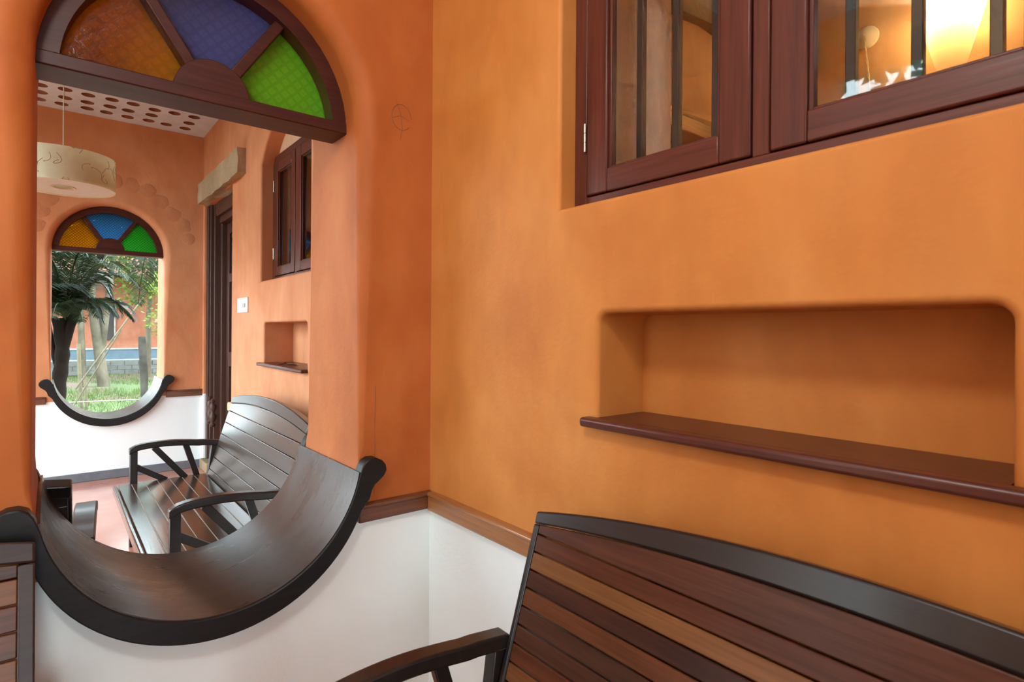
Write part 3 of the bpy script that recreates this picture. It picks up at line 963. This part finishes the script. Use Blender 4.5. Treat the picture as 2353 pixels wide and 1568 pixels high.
# ------------------------------------------------------------------ benches and armchairs
def seat_furniture(name, L_, loc, rz, label, cat, slat_h, slat_mats, border, seat_mat, arm_mat, arm_z=.605, rise=.07, rail_h=.05, group=None, back_s=.555, arm_w=.024):
    """local x along the length, back at +y, front at -y"""
    b = empty(name, loc, rz); tag(b, label, cat, group)
    h = L_ / 2
    b0 = Vector((.255, .335)); tdir = Vector((.165, .53)).normalized()
    nrm = Vector((-tdir.y, tdir.x))
    th = .022

    def F(u, s, d):
        q = b0 + tdir * s + nrm * d
        return (u, q.x, q.y)
    hb = h - border
    NS = 24

    def crown(u, s_end, k=1.0):
        return s_end + rise * k * (1 - (u / h) ** 2)
    s_top = back_s
    s_rail = s_top - rail_h
    # slats, the topmost with a crowned edge
    bounds = []
    s = .0
    while s + slat_h < s_rail - slat_h * .35:
        bounds.append((s, s + slat_h)); s += slat_h
    g = .0016
    nb = len(bounds)
    xs = [-hb + 2 * hb * k / NS for k in range(NS + 1)]
    allb = bounds + [(s, 9.0)]      # the topmost slat is one wide board cut to the crown
    k_mat = 0
    for idx in range(len(allb) - 1, -1, -1):
        lo_, hi_ = allb[idx]
        top = [(u, min(hi_ - g, crown(u, s_rail, .7) - g)) for u in xs]
        pts_ = [(u, t) for u, t in top if t > lo_ + g + .002]
        if len(pts_) < 2: continue
        if pts_[0][0] > -hb + 1e-6 or pts_[-1][0] < hb - 1e-6:
            # slat that only exists under the crown
            low = [(u, lo_ + g) for u, _ in pts_]
        else:
            low = [(u, lo_ + g) for u, _ in pts_]
        mname = slat_mats[k_mat % len(slat_mats)]
        MB().strip(pts_, low, F, 0, th).build('back_slat', mname, b, merge=True, bevel=.0025)
        k_mat += 1
    # crowned top rail
    xs2 = [-h + 2 * h * k / 32 for k in range(33)]
    MB().strip([(u, crown(u, s_top)) for u in xs2], [(u, crown(u, s_rail, .7)) for u in xs2], F, -.026, th + .004).build('top_rail', arm_mat, b, merge=True, bevel=.005)
    for sgn in (-1, 1):
        u0, u1 = sorted((sgn * h, sgn * (hb if border else h - .012)))
        MB().prism([(u0, -.28), (u1, -.28), (u1, s_rail), (u0, s_rail)], F, -.014, th + (.004 if border else -.002)).build('back_stile', arm_mat, b, bevel=.004)
    # back battens
    for u in (-h * .5, h * .5):
        MB().prism([(u - .025, .0), (u + .025, .0), (u + .025, s_rail), (u - .025, s_rail)], F, -.02, -.001).build('back_batten', arm_mat, b)
    # seat
    zs = .385; y0, y1 = -.25, .235
    n = 7; pw = (y1 - y0 - .018) / n
    MB().box(-h + .01, h - .01, y0 + .02, y1 - .004, zs - .05, zs - .0015).build('seat_base', 'groove', b)
    for k in range(n):
        ya = y0 + .018 + k * pw
        MB().box(-h, h, ya + .0018, ya + pw - .0018, zs - .022, zs).build('seat_slat', seat_mat, b, bevel=.0015)
    MB().box(-h - .004, h + .004, y0 - .006, y0 + .016, zs - .05, zs + .001).build('seat_nosing', seat_mat, b, bevel=.007, seg=3)
    MB().box(-h + .02, h - .02, y0 + .03, y0 + .055, zs - .12, zs - .05).build('apron', arm_mat, b, bevel=.003)
    MB().box(-h + .02, h - .02, y1 - .04, y1 - .015, zs - .12, zs - .05).build('apron', arm_mat, b, bevel=.003)
    # arms: curved top, post that runs on to the floor as front leg, fan of struts
    for sgn in (-1, 1):
        xa = sgn * (h + .024)
        Fa = lambda u, v, d: (xa + d, u, v)
        top = []; bot = []
        for k in range(17):
            t = k / 16
            y = -.175 + t * .49
            z = arm_z + .018 * math.sin(PI * min(1, t * 1.25 + .05)) - .012 * (t > .8) * (t - .8) * 5
            if t < .12: z -= .016 * (1 - t / .12) ** 2
            top.append((y, z)); bot.append((y, z - .036))
        MB().strip(top, bot, Fa, -arm_w, arm_w).build('arm_rest', arm_mat, b, merge=True, bevel=.006)
        MB().box(xa - .02, xa + .02, -.172, -.132, 0, arm_z - .02).build('front_leg', arm_mat, b, bevel=.004)
        MB().prism([(.20, 0), (.24, 0), (.315, arm_z - .02), (.275, arm_z - .02)], Fa, -.018, .018).build('rear_leg', arm_mat, b, bevel=.004)
        MB().box(xa - .016, xa + .016, -.135, .23, zs - .055, zs - .005).build('side_rail', arm_mat, b, bevel=.003)
        for (ya, za, yb, zb, wd) in ((-.14, .478, .02, zs - .01, .034), (-.045, arm_z - .02, .125, zs - .01, .036), (.125, arm_z - .02, .19, zs - .01, .034)):
            d = Vector((yb - ya, zb - za)).normalized(); nn = Vector((-d.y, d.x)) * wd / 2
            pts = [(ya + nn.x, za + nn.y), (ya - nn.x, za - nn.y), (yb - nn.x, zb - nn.y), (yb + nn.x, zb + nn.y)]
            MB().prism(pts, Fa, -.013, .013).build('arm_strut', arm_mat, b, bevel=.003)
    return b


brown = ['slat%d' % i for i in range(10)]
seat_furniture('bench', 1.44, (.545, .335, 0), -PI / 2, 'brown slatted bench with black top rail under the long niche', 'bench',
               .042, brown, .016, 'slat5', 'bench_dark', rail_h=.03, rise=.075)
seat_furniture('bench', 1.43, (.545, 3.375, 0), -PI / 2, 'dark grey slatted bench seen through the near arch', 'bench',
               .077, ['bench_slat'], .0, 'seat_slat', 'bench_dark', rail_h=.045, rise=.06)
M['chair_frame'] = wood('chair_frame_wood', (.03, .016, .012), (.05, .026, .018), .4, 0, 1.0, 0, 0, .35)
seat_furniture('armchair', .60, (-.315, 1.30, 0), math.radians(1.5), 'brown slatted armchair back cut off at the left edge of view', 'armchair',
               .055, ['slat5', 'slat8', 'slat7', 'slat4', 'slat8', 'slat1'], .03, 'slat5', 'chair_frame', arm_z=.53, rail_h=.045, rise=.03, back_s=.512)
seat_furniture('armchair', .58, (-.205, 2.78, 0), PI - math.radians(4), 'dark armchair turned away behind the near crescent sill', 'armchair',
               .083, ['bench_slat'], .0, 'seat_slat', 'bench_dark', rail_h=.045, rise=.02, back_s=.50, arm_w=.037)

# ------------------------------------------------------------------ pendant lamp
pd = empty('pendant_lamp', (.053, 4.4, 2.17)); tag(pd, 'cream paper drum pendant lamp hanging in the far bay', 'lamp')
R_ = .262
MB().lathe([(R_, 0), (R_, .195), (R_ - .003, .195), (R_ - .003, 0), (R_, 0)], (0, 0, 0), 64).build('lamp_shade', 'paper', pd, smooth=40)
MB().lathe([(R_ - .004, .006), (.05, .006), (.05, .009), (R_ - .004, .009)], (0, 0, 0), 48).build('diffuser', 'diffuser', pd, smooth=40)
MB().lathe([(.05, .002), (.062, .002), (.062, .010), (.05, .010), (.05, .002)], (0, 0, 0), 32).build('ring', 'cord', pd, smooth=40)
MB().lathe([(.0005, .02), (.05, .02), (.05, .024)], (0, 0, 0), 24).build('inner_disc', 'diffuser', pd, smooth=40)
MB().tube([(0, 0, .19), (0, 0, ZC - 2.17)], .0035, 6).build('flex', 'cord', pd, smooth=60)
MB().lathe([(.0005, ZC - 2.20), (.03, ZC - 2.20), (.05, ZC - 2.172), (.05, ZC - 2.17)], (0, 0, 0), 24).build('ceiling_cup', 'white_plastic', pd, smooth=40)
for k in range(3):
    a = k * 2 * PI / 3
    MB().tube([(0, 0, .185), (R_ * math.cos(a), R_ * math.sin(a), .185)], .003, 6).build('spoke', 'steel', pd)
fb = MB(); fr_ = random.Random(11)
for k in range(46):
    a = fr_.uniform(0, 2 * PI); z = fr_.uniform(.01, .18); da = fr_.uniform(-.3, .3); dz = fr_.uniform(-.06, .06); cv = fr_.uniform(-.05, .05)
    path = []
    for i in range(9):
        t = i / 8
        zz = min(.193, max(.003, z + dz * t + cv * math.sin(PI * t)))
        aa = a + da * t + cv * 2 * math.sin(2 * PI * t)
        path.append(((R_ + .0006) * math.cos(aa), (R_ + .0006) * math.sin(aa), zz))
    fb.tube(path, .0011, 4)
fbo = fb.build('fibre_inlay', 'fibre', pd); fbo['kind'] = 'stuff'

# lit paper globe in the near bay, behind and above the viewpoint
mt, nt, N, L, P = new_mat('lit_globe_paper')
P.inputs['Base Color'].default_value = (.8, .75, .65, 1)
P.inputs['Emission Color'].default_value = (.97, 1.0, .94, 1)
P.inputs['Emission Strength'].default_value = 10.5
M['globe'] = mt
gl = empty('globe_lamp', (-.35, .30, 2.62)); tag(gl, 'lit round paper globe lamp hanging in the near bay', 'lamp')
MB().lathe([(max(.0005, .15 * math.sin(PI * k / 16)), -.15 * math.cos(PI * k / 16)) for k in range(17)], (0, 0, 0), 28).build('globe', 'globe', gl, smooth=60)
MB().tube([(0, 0, .149), (0, 0, ZC - 2.62)], .0035, 6).build('flex', 'cord', gl, smooth=60)
MB().lathe([(.0005, ZC - 2.65), (.03, ZC - 2.65), (.05, ZC - 2.622), (.05, ZC - 2.62)], (0, 0, 0), 24).build('ceiling_cup', 'white_plastic', gl, smooth=40)

# ------------------------------------------------------------------ garden
M['soil'] = plaster('garden_soil', (.10, .055, .035), (.16, .10, .06), (.22, .16, .10), rough=.95, bump_s=1.0)
mt, nt, N, L, P = new_mat('garden_ground')
pos = geo_pos(nt)
f1 = tex_noise(nt, pos, .55, 4, .6, (1, 1, 1), .8)
f2 = tex_noise(nt, pos, 14, 4)
soil = ramp(nt, f2, [(.3, (.07, .038, .026)), (.7, (.18, .115, .085))])
grs = ramp(nt, f2, [(.3, (.035, .06, .015)), (.7, (.10, .14, .04))])
L.new(mixc(nt, ramp(nt, f1, [(.45, (0, 0, 0)), (.56, (1, 1, 1))]), soil, grs), P.inputs['Base Color'])
P.inputs['Roughness'].default_value = .95
M['ground'] = mt
gm = MB()
GX, GY = 36, 44
vs = [(-30 + 60 * i / GX, -25 + 75 * j / GY, GZ - .001 + .05 * noise.noise(Vector((i * .7, j * .7, 0)))) for j in range(GY + 1) for i in range(GX + 1)]
fs = [(j * (GX + 1) + i, j * (GX + 1) + i + 1, (j + 1) * (GX + 1) + i + 1, (j + 1) * (GX + 1) + i) for j in range(GY) for i in range(GX)]
g = gm.add(vs, fs).build('ground', 'ground', smooth=0)
struct(g, 'garden ground of grass and red soil', 'ground')
M['grass'] = leaf_mat('grass_blade', (0.0480, 0.0800, 0.0200), (0.1200, 0.1600, 0.0440), .6, .3)
gb = MB(); gr = random.Random(21)
for k in range(15000):
    y = gr.uniform(9.5, 25); x = gr.uniform(-1.0 + .0 * y, 1.2 + y * .09)
    dens = noise.noise(Vector((x * .5, y * .45, 3)))
    if dens < -.08: continue
    hgt = gr.uniform(.04, .13); a = gr.uniform(0, PI); wv = .008
    dx, dy = wv * math.cos(a), wv * math.sin(a)
    lx, ly = gr.uniform(-.05, .05), gr.uniform(-.05, .05)
    gb.add([(x - dx, y - dy, GZ - .03), (x + dx, y + dy, GZ - .03), (x + lx, y + ly, GZ + hgt)], [(0, 1, 2)])
o = gb.build('grass', 'grass', fix=False); tag(o, 'patchy short green grass in the garden beyond the arch', 'grass', None, 'stuff')

# neighbouring house
M['house_wall'] = plaster('house_orange_wall', (.27, .095, .055), (.32, .12, .07), (.35, .15, .09), rough=.8)
M['blue_band'] = plain('blue_grey_band', (0.0800, 0.1200, 0.1520), .7, nscale=4)
M['white_band'] = plain('white_band', (0.2940, 0.2940, 0.2730), .7, nscale=4)
M['block'] = plaster('grey_block', (0.0910, 0.0910, 0.0840), (0.1330, 0.1330, 0.1190), (0.1680, 0.1645, 0.1470), rough=.95, bump_s=.8)
M['roof_tile'] = plain('red_roof_tile', (.22, .06, .035), .8, nscale=8, noise_amt=.4)
M['dark_wood'] = plain('shutter_dark', (.03, .02, .018), .6)
ho = empty('house', (2.3, 25, GZ)); tag(ho, 'orange neighbouring house with block plinth beyond the garden', 'house')
MB().box(-3.2, 5.0, 0, 4, .95, 3.75).build('wall', 'house_wall', ho)
MB().box(-3.25, 5.05, -.06, 0, .90, .96).build('ledge', 'white_band', ho, bevel=.01)
MB().box(-3.22, 5.02, -.03, 0, .55, .90).build('band', 'blue_band', ho)
MB().box(-3.24, 5.04, -.05, 0, .50, .55).build('ledge', 'white_band', ho, bevel=.01)
MB().box(-3.2, 5.0, -.01, .3, 0, .50).build('plinth_core', 'white_band', ho)
blk = MB().box(-.205, .205, -.04, 0, -.072, .072).mesh('block'); blk.materials.append(M['block'])
for r in range(3):
    for k in range(19):
        x = -3.0 + k * .43 + (.215 if r % 2 else 0)
        if x > 4.8: continue
        o = link('block', blk, None, ho); o.location = (x, -.012 + .01 * math.sin(k * 3 + r), .085 + r * .16)
wd = empty('window', (-.76, -.02, 1.25)); wd.parent = ho
MB().box(-.24, .24, -.03, .0, 0, 1.25).build('shutter', 'dark_wood', wd)
for s in (-1, 1):
    MB().box(s * .25 - .02, s * .25 + .02, -.05, .0, -.03, 1.28).build('frame', 'grey_stone', wd)
rf = MB()
rf.add([(-3.8, -.8, 3.5), (5.6, -.8, 3.5), (5.6, 2, 5.2), (-3.8, 2, 5.2), (-3.8, -.8, 3.58), (5.6, -.8, 3.58), (5.6, 2, 5.28), (-3.8, 2, 5.28)],
       [(3, 2, 1, 0), (4, 5, 6, 7), (0, 1, 5, 4), (1, 2, 6, 5), (2, 3, 7, 6), (3, 0, 4, 7)])
rf.build('roof', 'roof_tile', ho)

# tiled lean-to roof at the right of the arch view
lt = empty('tiled_canopy', (1.95, 12, 1.4)); tag(lt, 'red tiled canopy roof edge at right of the garden view', 'roof')
tile = MB()
prof = [(-.10 + .2 * k / 8, .028 * math.sin(PI * k / 8)) for k in range(9)]
tv = [(u, 0, v) for u, v in prof] + [(u, .27, v + .012) for u, v in prof] + [(u, 0, v - .014) for u, v in prof]
tf = [(k, k + 1, 10 + k, 9 + k) for k in range(8)] + [(k, 18 + k, 19 + k, k + 1) for k in range(8)]
tme = MB().add(tv, tf).mesh('roof_tile'); tme.materials.append(M['roof_tile'])
sl = math.radians(40)
for r in range(5):
    for k in range(7):
        o = link('roof_tile', tme, None, lt)
        o.location = (-.42 + r * .17, -.6 + k * .2, .02 + r * .17 * math.tan(sl) * 1.35)
        o.rotation_euler = (math.radians(48), 0, -PI / 2)
MB().tube([(-.35, -.7, -.03), (-.35, .8, -.03)], .03, 6).build('purlin', 'dark_wood', lt)
for y in (-.6, .7):
    MB().tube([(.3, y, -1.76), (.3, y, .75)], .05, 8).build('post', 'dark_wood', lt)

# fence posts, bamboo stakes, wires
M['post'] = plaster('granite_post', (0.0350, 0.0315, 0.0266), (0.0595, 0.0525, 0.0434), (0.0840, 0.0770, 0.0630), rough=.95, bump_s=1.0)
M['bamboo'] = plain('bamboo', (0.1050, 0.0840, 0.0420), .6, nscale=6, noise_amt=.3)


def fence_post(x, y, hgt, label, lean):
    pb = bmesh.new()
    bmesh.ops.create_cube(pb, size=1)
    bmesh.ops.scale(pb, vec=(.15, .12, hgt), verts=pb.verts)
    bmesh.ops.subdivide_edges(pb, edges=pb.edges, cuts=5, use_grid_fill=True)
    for v in pb.verts:
        v.co += noise.noise_vector(v.co * 5 + Vector((x, y, 0))) * .02
        v.co.z += hgt / 2
    me = bpy.data.meshes.new('fence_post'); pb.to_mesh(me); pb.free()
    o = link('fence_post', me, 'post', smooth=60); o.location = (x, y, GZ - .05); o.rotation_euler = (0, lean, 0)
    tag(o, label, 'post')


fence_post(1.79, 16.4, 1.52, 'grey granite fence post at right of the garden view', -.045)


def stake(path, r, label, name='bamboo_stake'):
    b = MB().tube(path, r, 8)
    s = empty(name, path[0]); tag(s, label, 'stake')
    p0 = Vector(path[0])
    bb = MB().tube([Vector(p) - p0 for p in path], r, 8).build('culm', 'bamboo', s, smooth=60)
    kk = MB(); a, b2 = Vector(path[0]) - p0, Vector(path[-1]) - p0
    for t in (.15, .35, .55, .75, .92):
        q = a.lerp(b2, t); d = (b2 - a).normalized() * .008
        kk.tube([q - d, q + d], (r if not isinstance(r, list) else r[0]) * 1.18, 8)
    kk.build('node_ring', 'bamboo', s, smooth=60)
    return s


stake([(.50, 14.6, GZ - .05), (.47, 14.6, .2), (.44, 14.6, 1.0)], .032, 'upright yellow bamboo stake standing in the garden grass')
stake([(.57, 14.4, GZ - .05), (.56, 14.4, .0), (.54, 14.4, .35)], .028, 'short bamboo stake beside the upright one')
stake([(.30, 11.0, .38), (.75, 11.2, 1.1), (1.22, 11.4, 1.85)], .014, 'long diagonal bamboo pole leaning across the garden view')
stake([(.28, 11.05, .12), (.6, 11.2, .72), (.9, 11.3, 1.3)], .010, 'thinner diagonal bamboo pole below the long one')
wr = MB().tube([(-1.6, 12, .10), (.25, 12, .079), (1.325, 12, .056), (4, 12, .06)], .008, 5).build('fence_wire', 'steel')
tag(wr, 'thin pale fence wire low across the garden view', 'wire')

# trees
M['bark'] = plaster('pale_bark', (0.0700, 0.0595, 0.0420), (0.1120, 0.0945, 0.0665), (0.1540, 0.1330, 0.0980), rough=.9, bump_s=.9)
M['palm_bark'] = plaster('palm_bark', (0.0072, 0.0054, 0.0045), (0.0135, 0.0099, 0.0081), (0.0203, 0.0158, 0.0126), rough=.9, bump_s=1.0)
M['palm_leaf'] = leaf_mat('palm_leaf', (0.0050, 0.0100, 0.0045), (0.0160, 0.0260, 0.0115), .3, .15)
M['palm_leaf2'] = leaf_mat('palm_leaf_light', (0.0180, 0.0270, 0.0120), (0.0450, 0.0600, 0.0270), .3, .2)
M['leaf_yellow'] = leaf_mat('yellow_green_leaf', (0.0975, 0.1500, 0.0225), (0.2100, 0.2625, 0.0525), .5, .45)
M['leaf_mid'] = leaf_mat('mid_green_leaf', (0.0390, 0.0650, 0.0195), (0.0910, 0.1235, 0.0390), .5, .4)
M['leaf_dark'] = leaf_mat('dark_green_leaf', (.03, .065, .02), (.08, .13, .04), .35, .25)


def frond(crown, az, el, length, droop, mat, parent, seed, lf=.36, path=None, spread=None):
    r = random.Random(seed)
    d = Vector((math.sin(az) * math.cos(el), math.cos(az) * math.cos(el), math.sin(el)))
    p = Vector(crown or (0, 0, 0)); pts = [p.copy()]; n = 34
    for k in range(n):
        d = (d + Vector((0, 0, -droop / n * (.4 + 1.6 * k / n)))).normalized()
        p = p + d * length / n; pts.append(p.copy())
    if path:
        n = 34; pts = []
        for k in range(n + 1):
            q = k / n * (len(path) - 1); i = min(int(q), len(path) - 2); u = q - i
            P0, P1, P2, P3 = [Vector(path[max(0, min(len(path) - 1, j))]) for j in (i - 1, i, i + 1, i + 2)]
            pts.append(.5 * ((2 * P1) + (P2 - P0) * u + (2 * P0 - 5 * P1 + 4 * P2 - P3) * u * u + (3 * P1 - P0 - 3 * P2 + P3) * u ** 3))
    mb = MB()
    mb.tube(pts, [.014 * (1 - .8 * k / n) + .002 for k in range(n + 1)], 5)
    for k in range(4, n + 1):
        t = k / n
        tg = (pts[k] - pts[k - 1]).normalized()
        side = tg.cross(Vector((0, 0, 1)))
        if side.length < .05: side = Vector((math.cos(az), -math.sin(az), 0))
        if spread: side = Vector(spread)
        side.normalize()
        ll = lf * math.sin(PI * min(1, .18 + t * .75)) * r.uniform(.85, 1.1)
        for s in (-1, 1):
            for sub in (0, .33, .67):
                base = pts[k - 1].lerp(pts[k], sub)
                dirn = (side * s * .75 + tg * .62 + Vector((0, 0, .12 + r.uniform(-.1, .1)))).normalized()
                mid = base + dirn * ll * .5
                end = mid + (dirn + Vector((0, 0, -.75))).normalized() * ll * .5
                wv = (Vector((0, 0, 1)) * .5 + tg).normalized() * .0065
                mb.add([base - wv * .5, base + wv * .5, mid + wv, mid - wv, end], [(0, 1, 2, 3), (3, 2, 4)])
    return mb.build('frond', mat, parent, fix=False)


palm = empty('palm_tree', (.10, 9.5, GZ)); tag(palm, 'dark young coconut palm close beyond the far arch', 'palm')
tp = [Vector((.0 + .02 * math.sin(k * .7), 0, k * .12)) for k in range(16)]
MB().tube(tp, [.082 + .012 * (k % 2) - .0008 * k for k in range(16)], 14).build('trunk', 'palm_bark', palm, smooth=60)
MB().tube([(.0, -.02, 1.2), (.10, -.03, 1.7), (.24, -.04, 2.15), (.42, -.02, 2.65), (.50, -.02, 3.2)], [.05, .055, .05, .04, .02], 10).build('leaf_sheath', 'palm_bark', palm, smooth=60)
MB().tube([(-.02, .05, 1.1), (-.10, .06, 1.5), (-.16, .05, 2.1)], [.035, .035, .02], 10).build('leaf_sheath', 'palm_bark', palm, smooth=60)
specs = [(85, 70, 2.1, 1.6), (70, 78, 2.6, 1.6), (-80, 60, 2.0, 1.9), (-60, 40, 1.8, 1.8), (-100, 30, 1.6, 1.5), (-90, 75, 2.3, 1.7),
         (170, 66, 1.5, 1.9), (-165, 60, 1.6, 2.0), (20, 55, 2.0, 1.8), (-20, 60, 2.0, 1.9), (70, 40, 1.0, 1.9), (-120, 10, 1.2, 1.2), (-70, 10, 1.3, 1.2),
         (-140, 45, 1.3, 1.8), (150, 40, .8, 1.8), (165, 25, .7, 1.6), (-170, 45, .9, 1.8), (130, 50, .9, 2.2), (-150, 20, .8, 1.4), (-95, 50, 1.5, 2.2), (-85, 25, 1.1, 2.0), (-110, 62, 1.8, 2.2), (-75, 80, 1.9, 2.4), (100, 66, 1.2, 2.6), (-40, 70, 1.6, 2.4), (-125, 72, 1.7, 2.6), (-60, 55, 1.3, 2.4), (-100, 80, 2.0, 3.0), (140, 74, 1.5, 2.8)]
for i, (az, el, ln, dr_) in enumerate(specs):
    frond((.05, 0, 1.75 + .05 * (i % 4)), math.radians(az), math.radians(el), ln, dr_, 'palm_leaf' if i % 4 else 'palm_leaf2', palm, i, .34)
# fronds that sweep across the head of the arch
frond(None, 0, 0, 0, 0, 'palm_leaf', palm, 90, .36, [(-.9, .1, 2.0), (-.4, .05, 2.5), (.0, .0, 2.65), (.3, 0, 2.62), (.55, 0, 2.45)])
frond(None, 0, 0, 0, 0, 'palm_leaf', palm, 91, .34, [(-.8, -.2, 1.7), (-.3, -.2, 2.1), (.1, -.2, 2.2), (.35, -.2, 2.0), (.45, -.2, 1.75)])
frond(None, 0, 0, 0, 0, 'palm_leaf2', palm, 92, .32, [(.05, .1, 1.8), (.25, .1, 2.2), (.42, .1, 2.3), (.55, .1, 2.1), (.6, .1, 1.9)])
# a second palm whose frond hangs in from above right
palm2 = empty('palm_tree', (2.9, 9.6, GZ)); tag(palm2, 'palm at the right whose frond hangs into the arch view', 'palm')
MB().tube([(0, 0, k * .2) for k in range(18)], [.10 + .012 * (k % 2) for k in range(18)], 12).build('trunk', 'palm_bark', palm2, smooth=60)
frond(None, 0, 0, 0, 0, 'palm_leaf', palm2, 93, .42, [(0, 0, 3.4), (-.8, -.15, 3.75), (-1.55, -.28, 3.35), (-1.86, -.3, 2.75), (-1.93, -.3, 2.38), (-1.97, -.3, 2.0)], (.9, -.4, 0))
frond(None, 0, 0, 0, 0, 'palm_leaf2', palm2, 94, .36, [(0, 0, 3.4), (-.7, .35, 3.9), (-1.4, .5, 3.5), (-1.75, .5, 3.0), (-1.9, .5, 2.7)], (.9, -.4, 0))
for i, (az, el, ln, dr_) in enumerate([(-20, 60, 2.2, 2.2), (60, 50, 2.2, 2.2), (120, 40, 2.2, 2.0), (30, 60, 2.2, 2.0), (180, 60, 2.0, 2.0)]):
    frond((0, 0, 3.4), math.radians(az), math.radians(el), ln, dr_, 'palm_leaf', palm2, 50 + i)


def leafy_tree(name, base, trunk_path, trunk_r, blobs, nleaf, size, mat, label, seed, cat='tree'):
    t = empty(name, base); tag(t, label, cat)
    for i, (path, rads) in enumerate(zip(trunk_path, trunk_r)):
        MB().tube(path, rads, 10).build('trunk' if i == 0 else 'branch', 'bark', t, smooth=60)
    r = random.Random(seed); mb = MB()
    tot = sum(b[3] ** 2 for b in blobs)
    for bx, by, bz, br in blobs:
        for k in range(int(nleaf * br * br / tot)):
            v = Vector((r.gauss(0, 1), r.gauss(0, 1), r.gauss(0, 1))).normalized() * br * r.uniform(.25, 1) ** .5
            p = Vector((bx, by, bz)) + v
            a = Vector((r.uniform(-1, 1), r.uniform(-1, 1), r.uniform(-.9, .5))).normalized()
            b_ = a.cross(Vector((r.uniform(-1, 1), r.uniform(-1, 1), 1))).normalized()
            s = size * r.uniform(.6, 1.3)
            mb.add([p, p + a * s * .5 + b_ * s * .28, p + a * s, p + a * s * .5 - b_ * s * .28], [(0, 1, 2, 3)])
    o = mb.build('foliage', mat, t, fix=False); o['kind'] = 'stuff'
    return t


leafy_tree('garden_tree', (1.02, 20, GZ), [[(.18, 0, -.1), (.05, 0, 1), (-.10, 0, 2.2), (-.2, 0, 4)], [(.05, .1, .3), (.2, 0, 2), (.4, 0, 4)], [(-.3, 0, -.1), (-.36, 0, 1.6), (-.45, 0, 4)]],
           [[.16, .13, .11, .08], [.10, .09, .06], [.10, .08, .06]], [(-.6, 0, 4.6, 1.5), (1.2, .3, 4.8, 1.6), (.2, 0, 5.6, 1.5)], 2600, .2, 'leaf_mid', 'pale trunked garden tree in front of the orange house', 1)
leafy_tree('shrub', (2.25, 14.5, GZ), [[(0, 0, 0), (.05, 0, .8), (.1, 0, 1.6)], [(0, 0, .3), (-.3, 0, 1.3), (-.45, 0, 2.0)], [(0, 0, .4), (.3, 0, 1.4)]],
           [[.03, .02, .012], [.018, .012, .008], [.02, .01]], [(-.1, 0, 1.5, .42), (-.35, 0, 1.9, .35), (.2, 0, 1.9, .55), (.0, 0, .9, .42), (-.25, 0, 2.6, .4), (.3, 0, 2.8, .6), (.1, 0, .4, .35)], 2600, .085, 'leaf_yellow',
           'bright yellow green shrub at right of the garden view', 2, 'shrub')
leafy_tree('garden_tree', (3.2, 22, GZ), [[(0, 0, -.1), (.1, 0, 2), (.0, 0, 4)]], [[.14, .12, .08]], [(-.8, 0, 3.8, 1.1), (.8, 0, 4.4, 1.6), (-.4, 0, 5.2, 1.2), (-1.0, 0, 2.9, .6)], 3200, .17, 'leaf_yellow', 'light green tree above the house at right', 3)
leafy_tree('garden_tree', (2.6, 23, GZ), [[(0, 0, -.1), (.0, 0, 2), (.1, 0, 4)]], [[.10, .08, .06]], [(-.6, 0, 4.2, .9), (.6, 0, 4.0, .8), (1.4, 0, 4.5, .9), (-.2, 0, 5.2, 1.0), (-1.4, 0, 4.4, .8)], 3600, .15, 'leaf_mid', 'slender tree against the roof of the orange house', 5)
leafy_tree('garden_tree', (-1.2, 19, GZ), [[(0, 0, -.1), (.1, 0, 2), (.0, 0, 4)]], [[.14, .12, .08]], [(0, 0, 3.6, 1.6), (1.4, 0, 4.4, 1.4), (-.8, 0, 2.2, 1.2)], 3200, .18, 'leaf_mid', 'green tree behind the palm at left', 4)
for i, (x, y, z, n) in enumerate(((-6.5, -5.0, 2.6, 1), (-4.4, 1.5, 3.6, 2), (-9.5, 4.6, 2.4, 3), (-10.5, 10, 2.8, 4))):
    leafy_tree('garden_tree', (x, y, GZ), [[(0, 0, -.1), (.1, 0, 1.4), (.0, 0, 2.6)]], [[.12, .1, .07]],
               [(0, 0, z, 1.3), (.3, .9, z - .5, 1.0), (-.2, -.9, z - .4, 1.0), (0, 0, z + 1.0, 1.0)], 1000 if i == 1 else 2200, .2, 'leaf_dark',
               ['broad dark tree of the side garden nearest the entrance', 'tall dark tree of the side garden nearest the verandah', 'low dark tree of the side garden', 'dark tree of the side garden by the far wall'][i], 30 + i)
for i, (x, y, s) in enumerate(((9, 37, 3.2), (-6, 38, 3.4), (1.5, 39, 3.6), (-14, 34, 3.4), (16, 34, 3.2))):
    leafy_tree('garden_tree', (x, y, GZ), [[(0, 0, -.1), (0, 0, 3)]], [[.2, .14]], [(0, 0, 4, s), (1.5, 0, 6.5, s * .8), (-1.5, 0, 6.8, s * .8)], 4200, .42, 'leaf_mid',
               ['distant tree behind the house at right', 'distant tree behind the house at left', 'distant tree straight behind the house', 'distant tree far left', 'distant tree far right'][i], 60 + i)
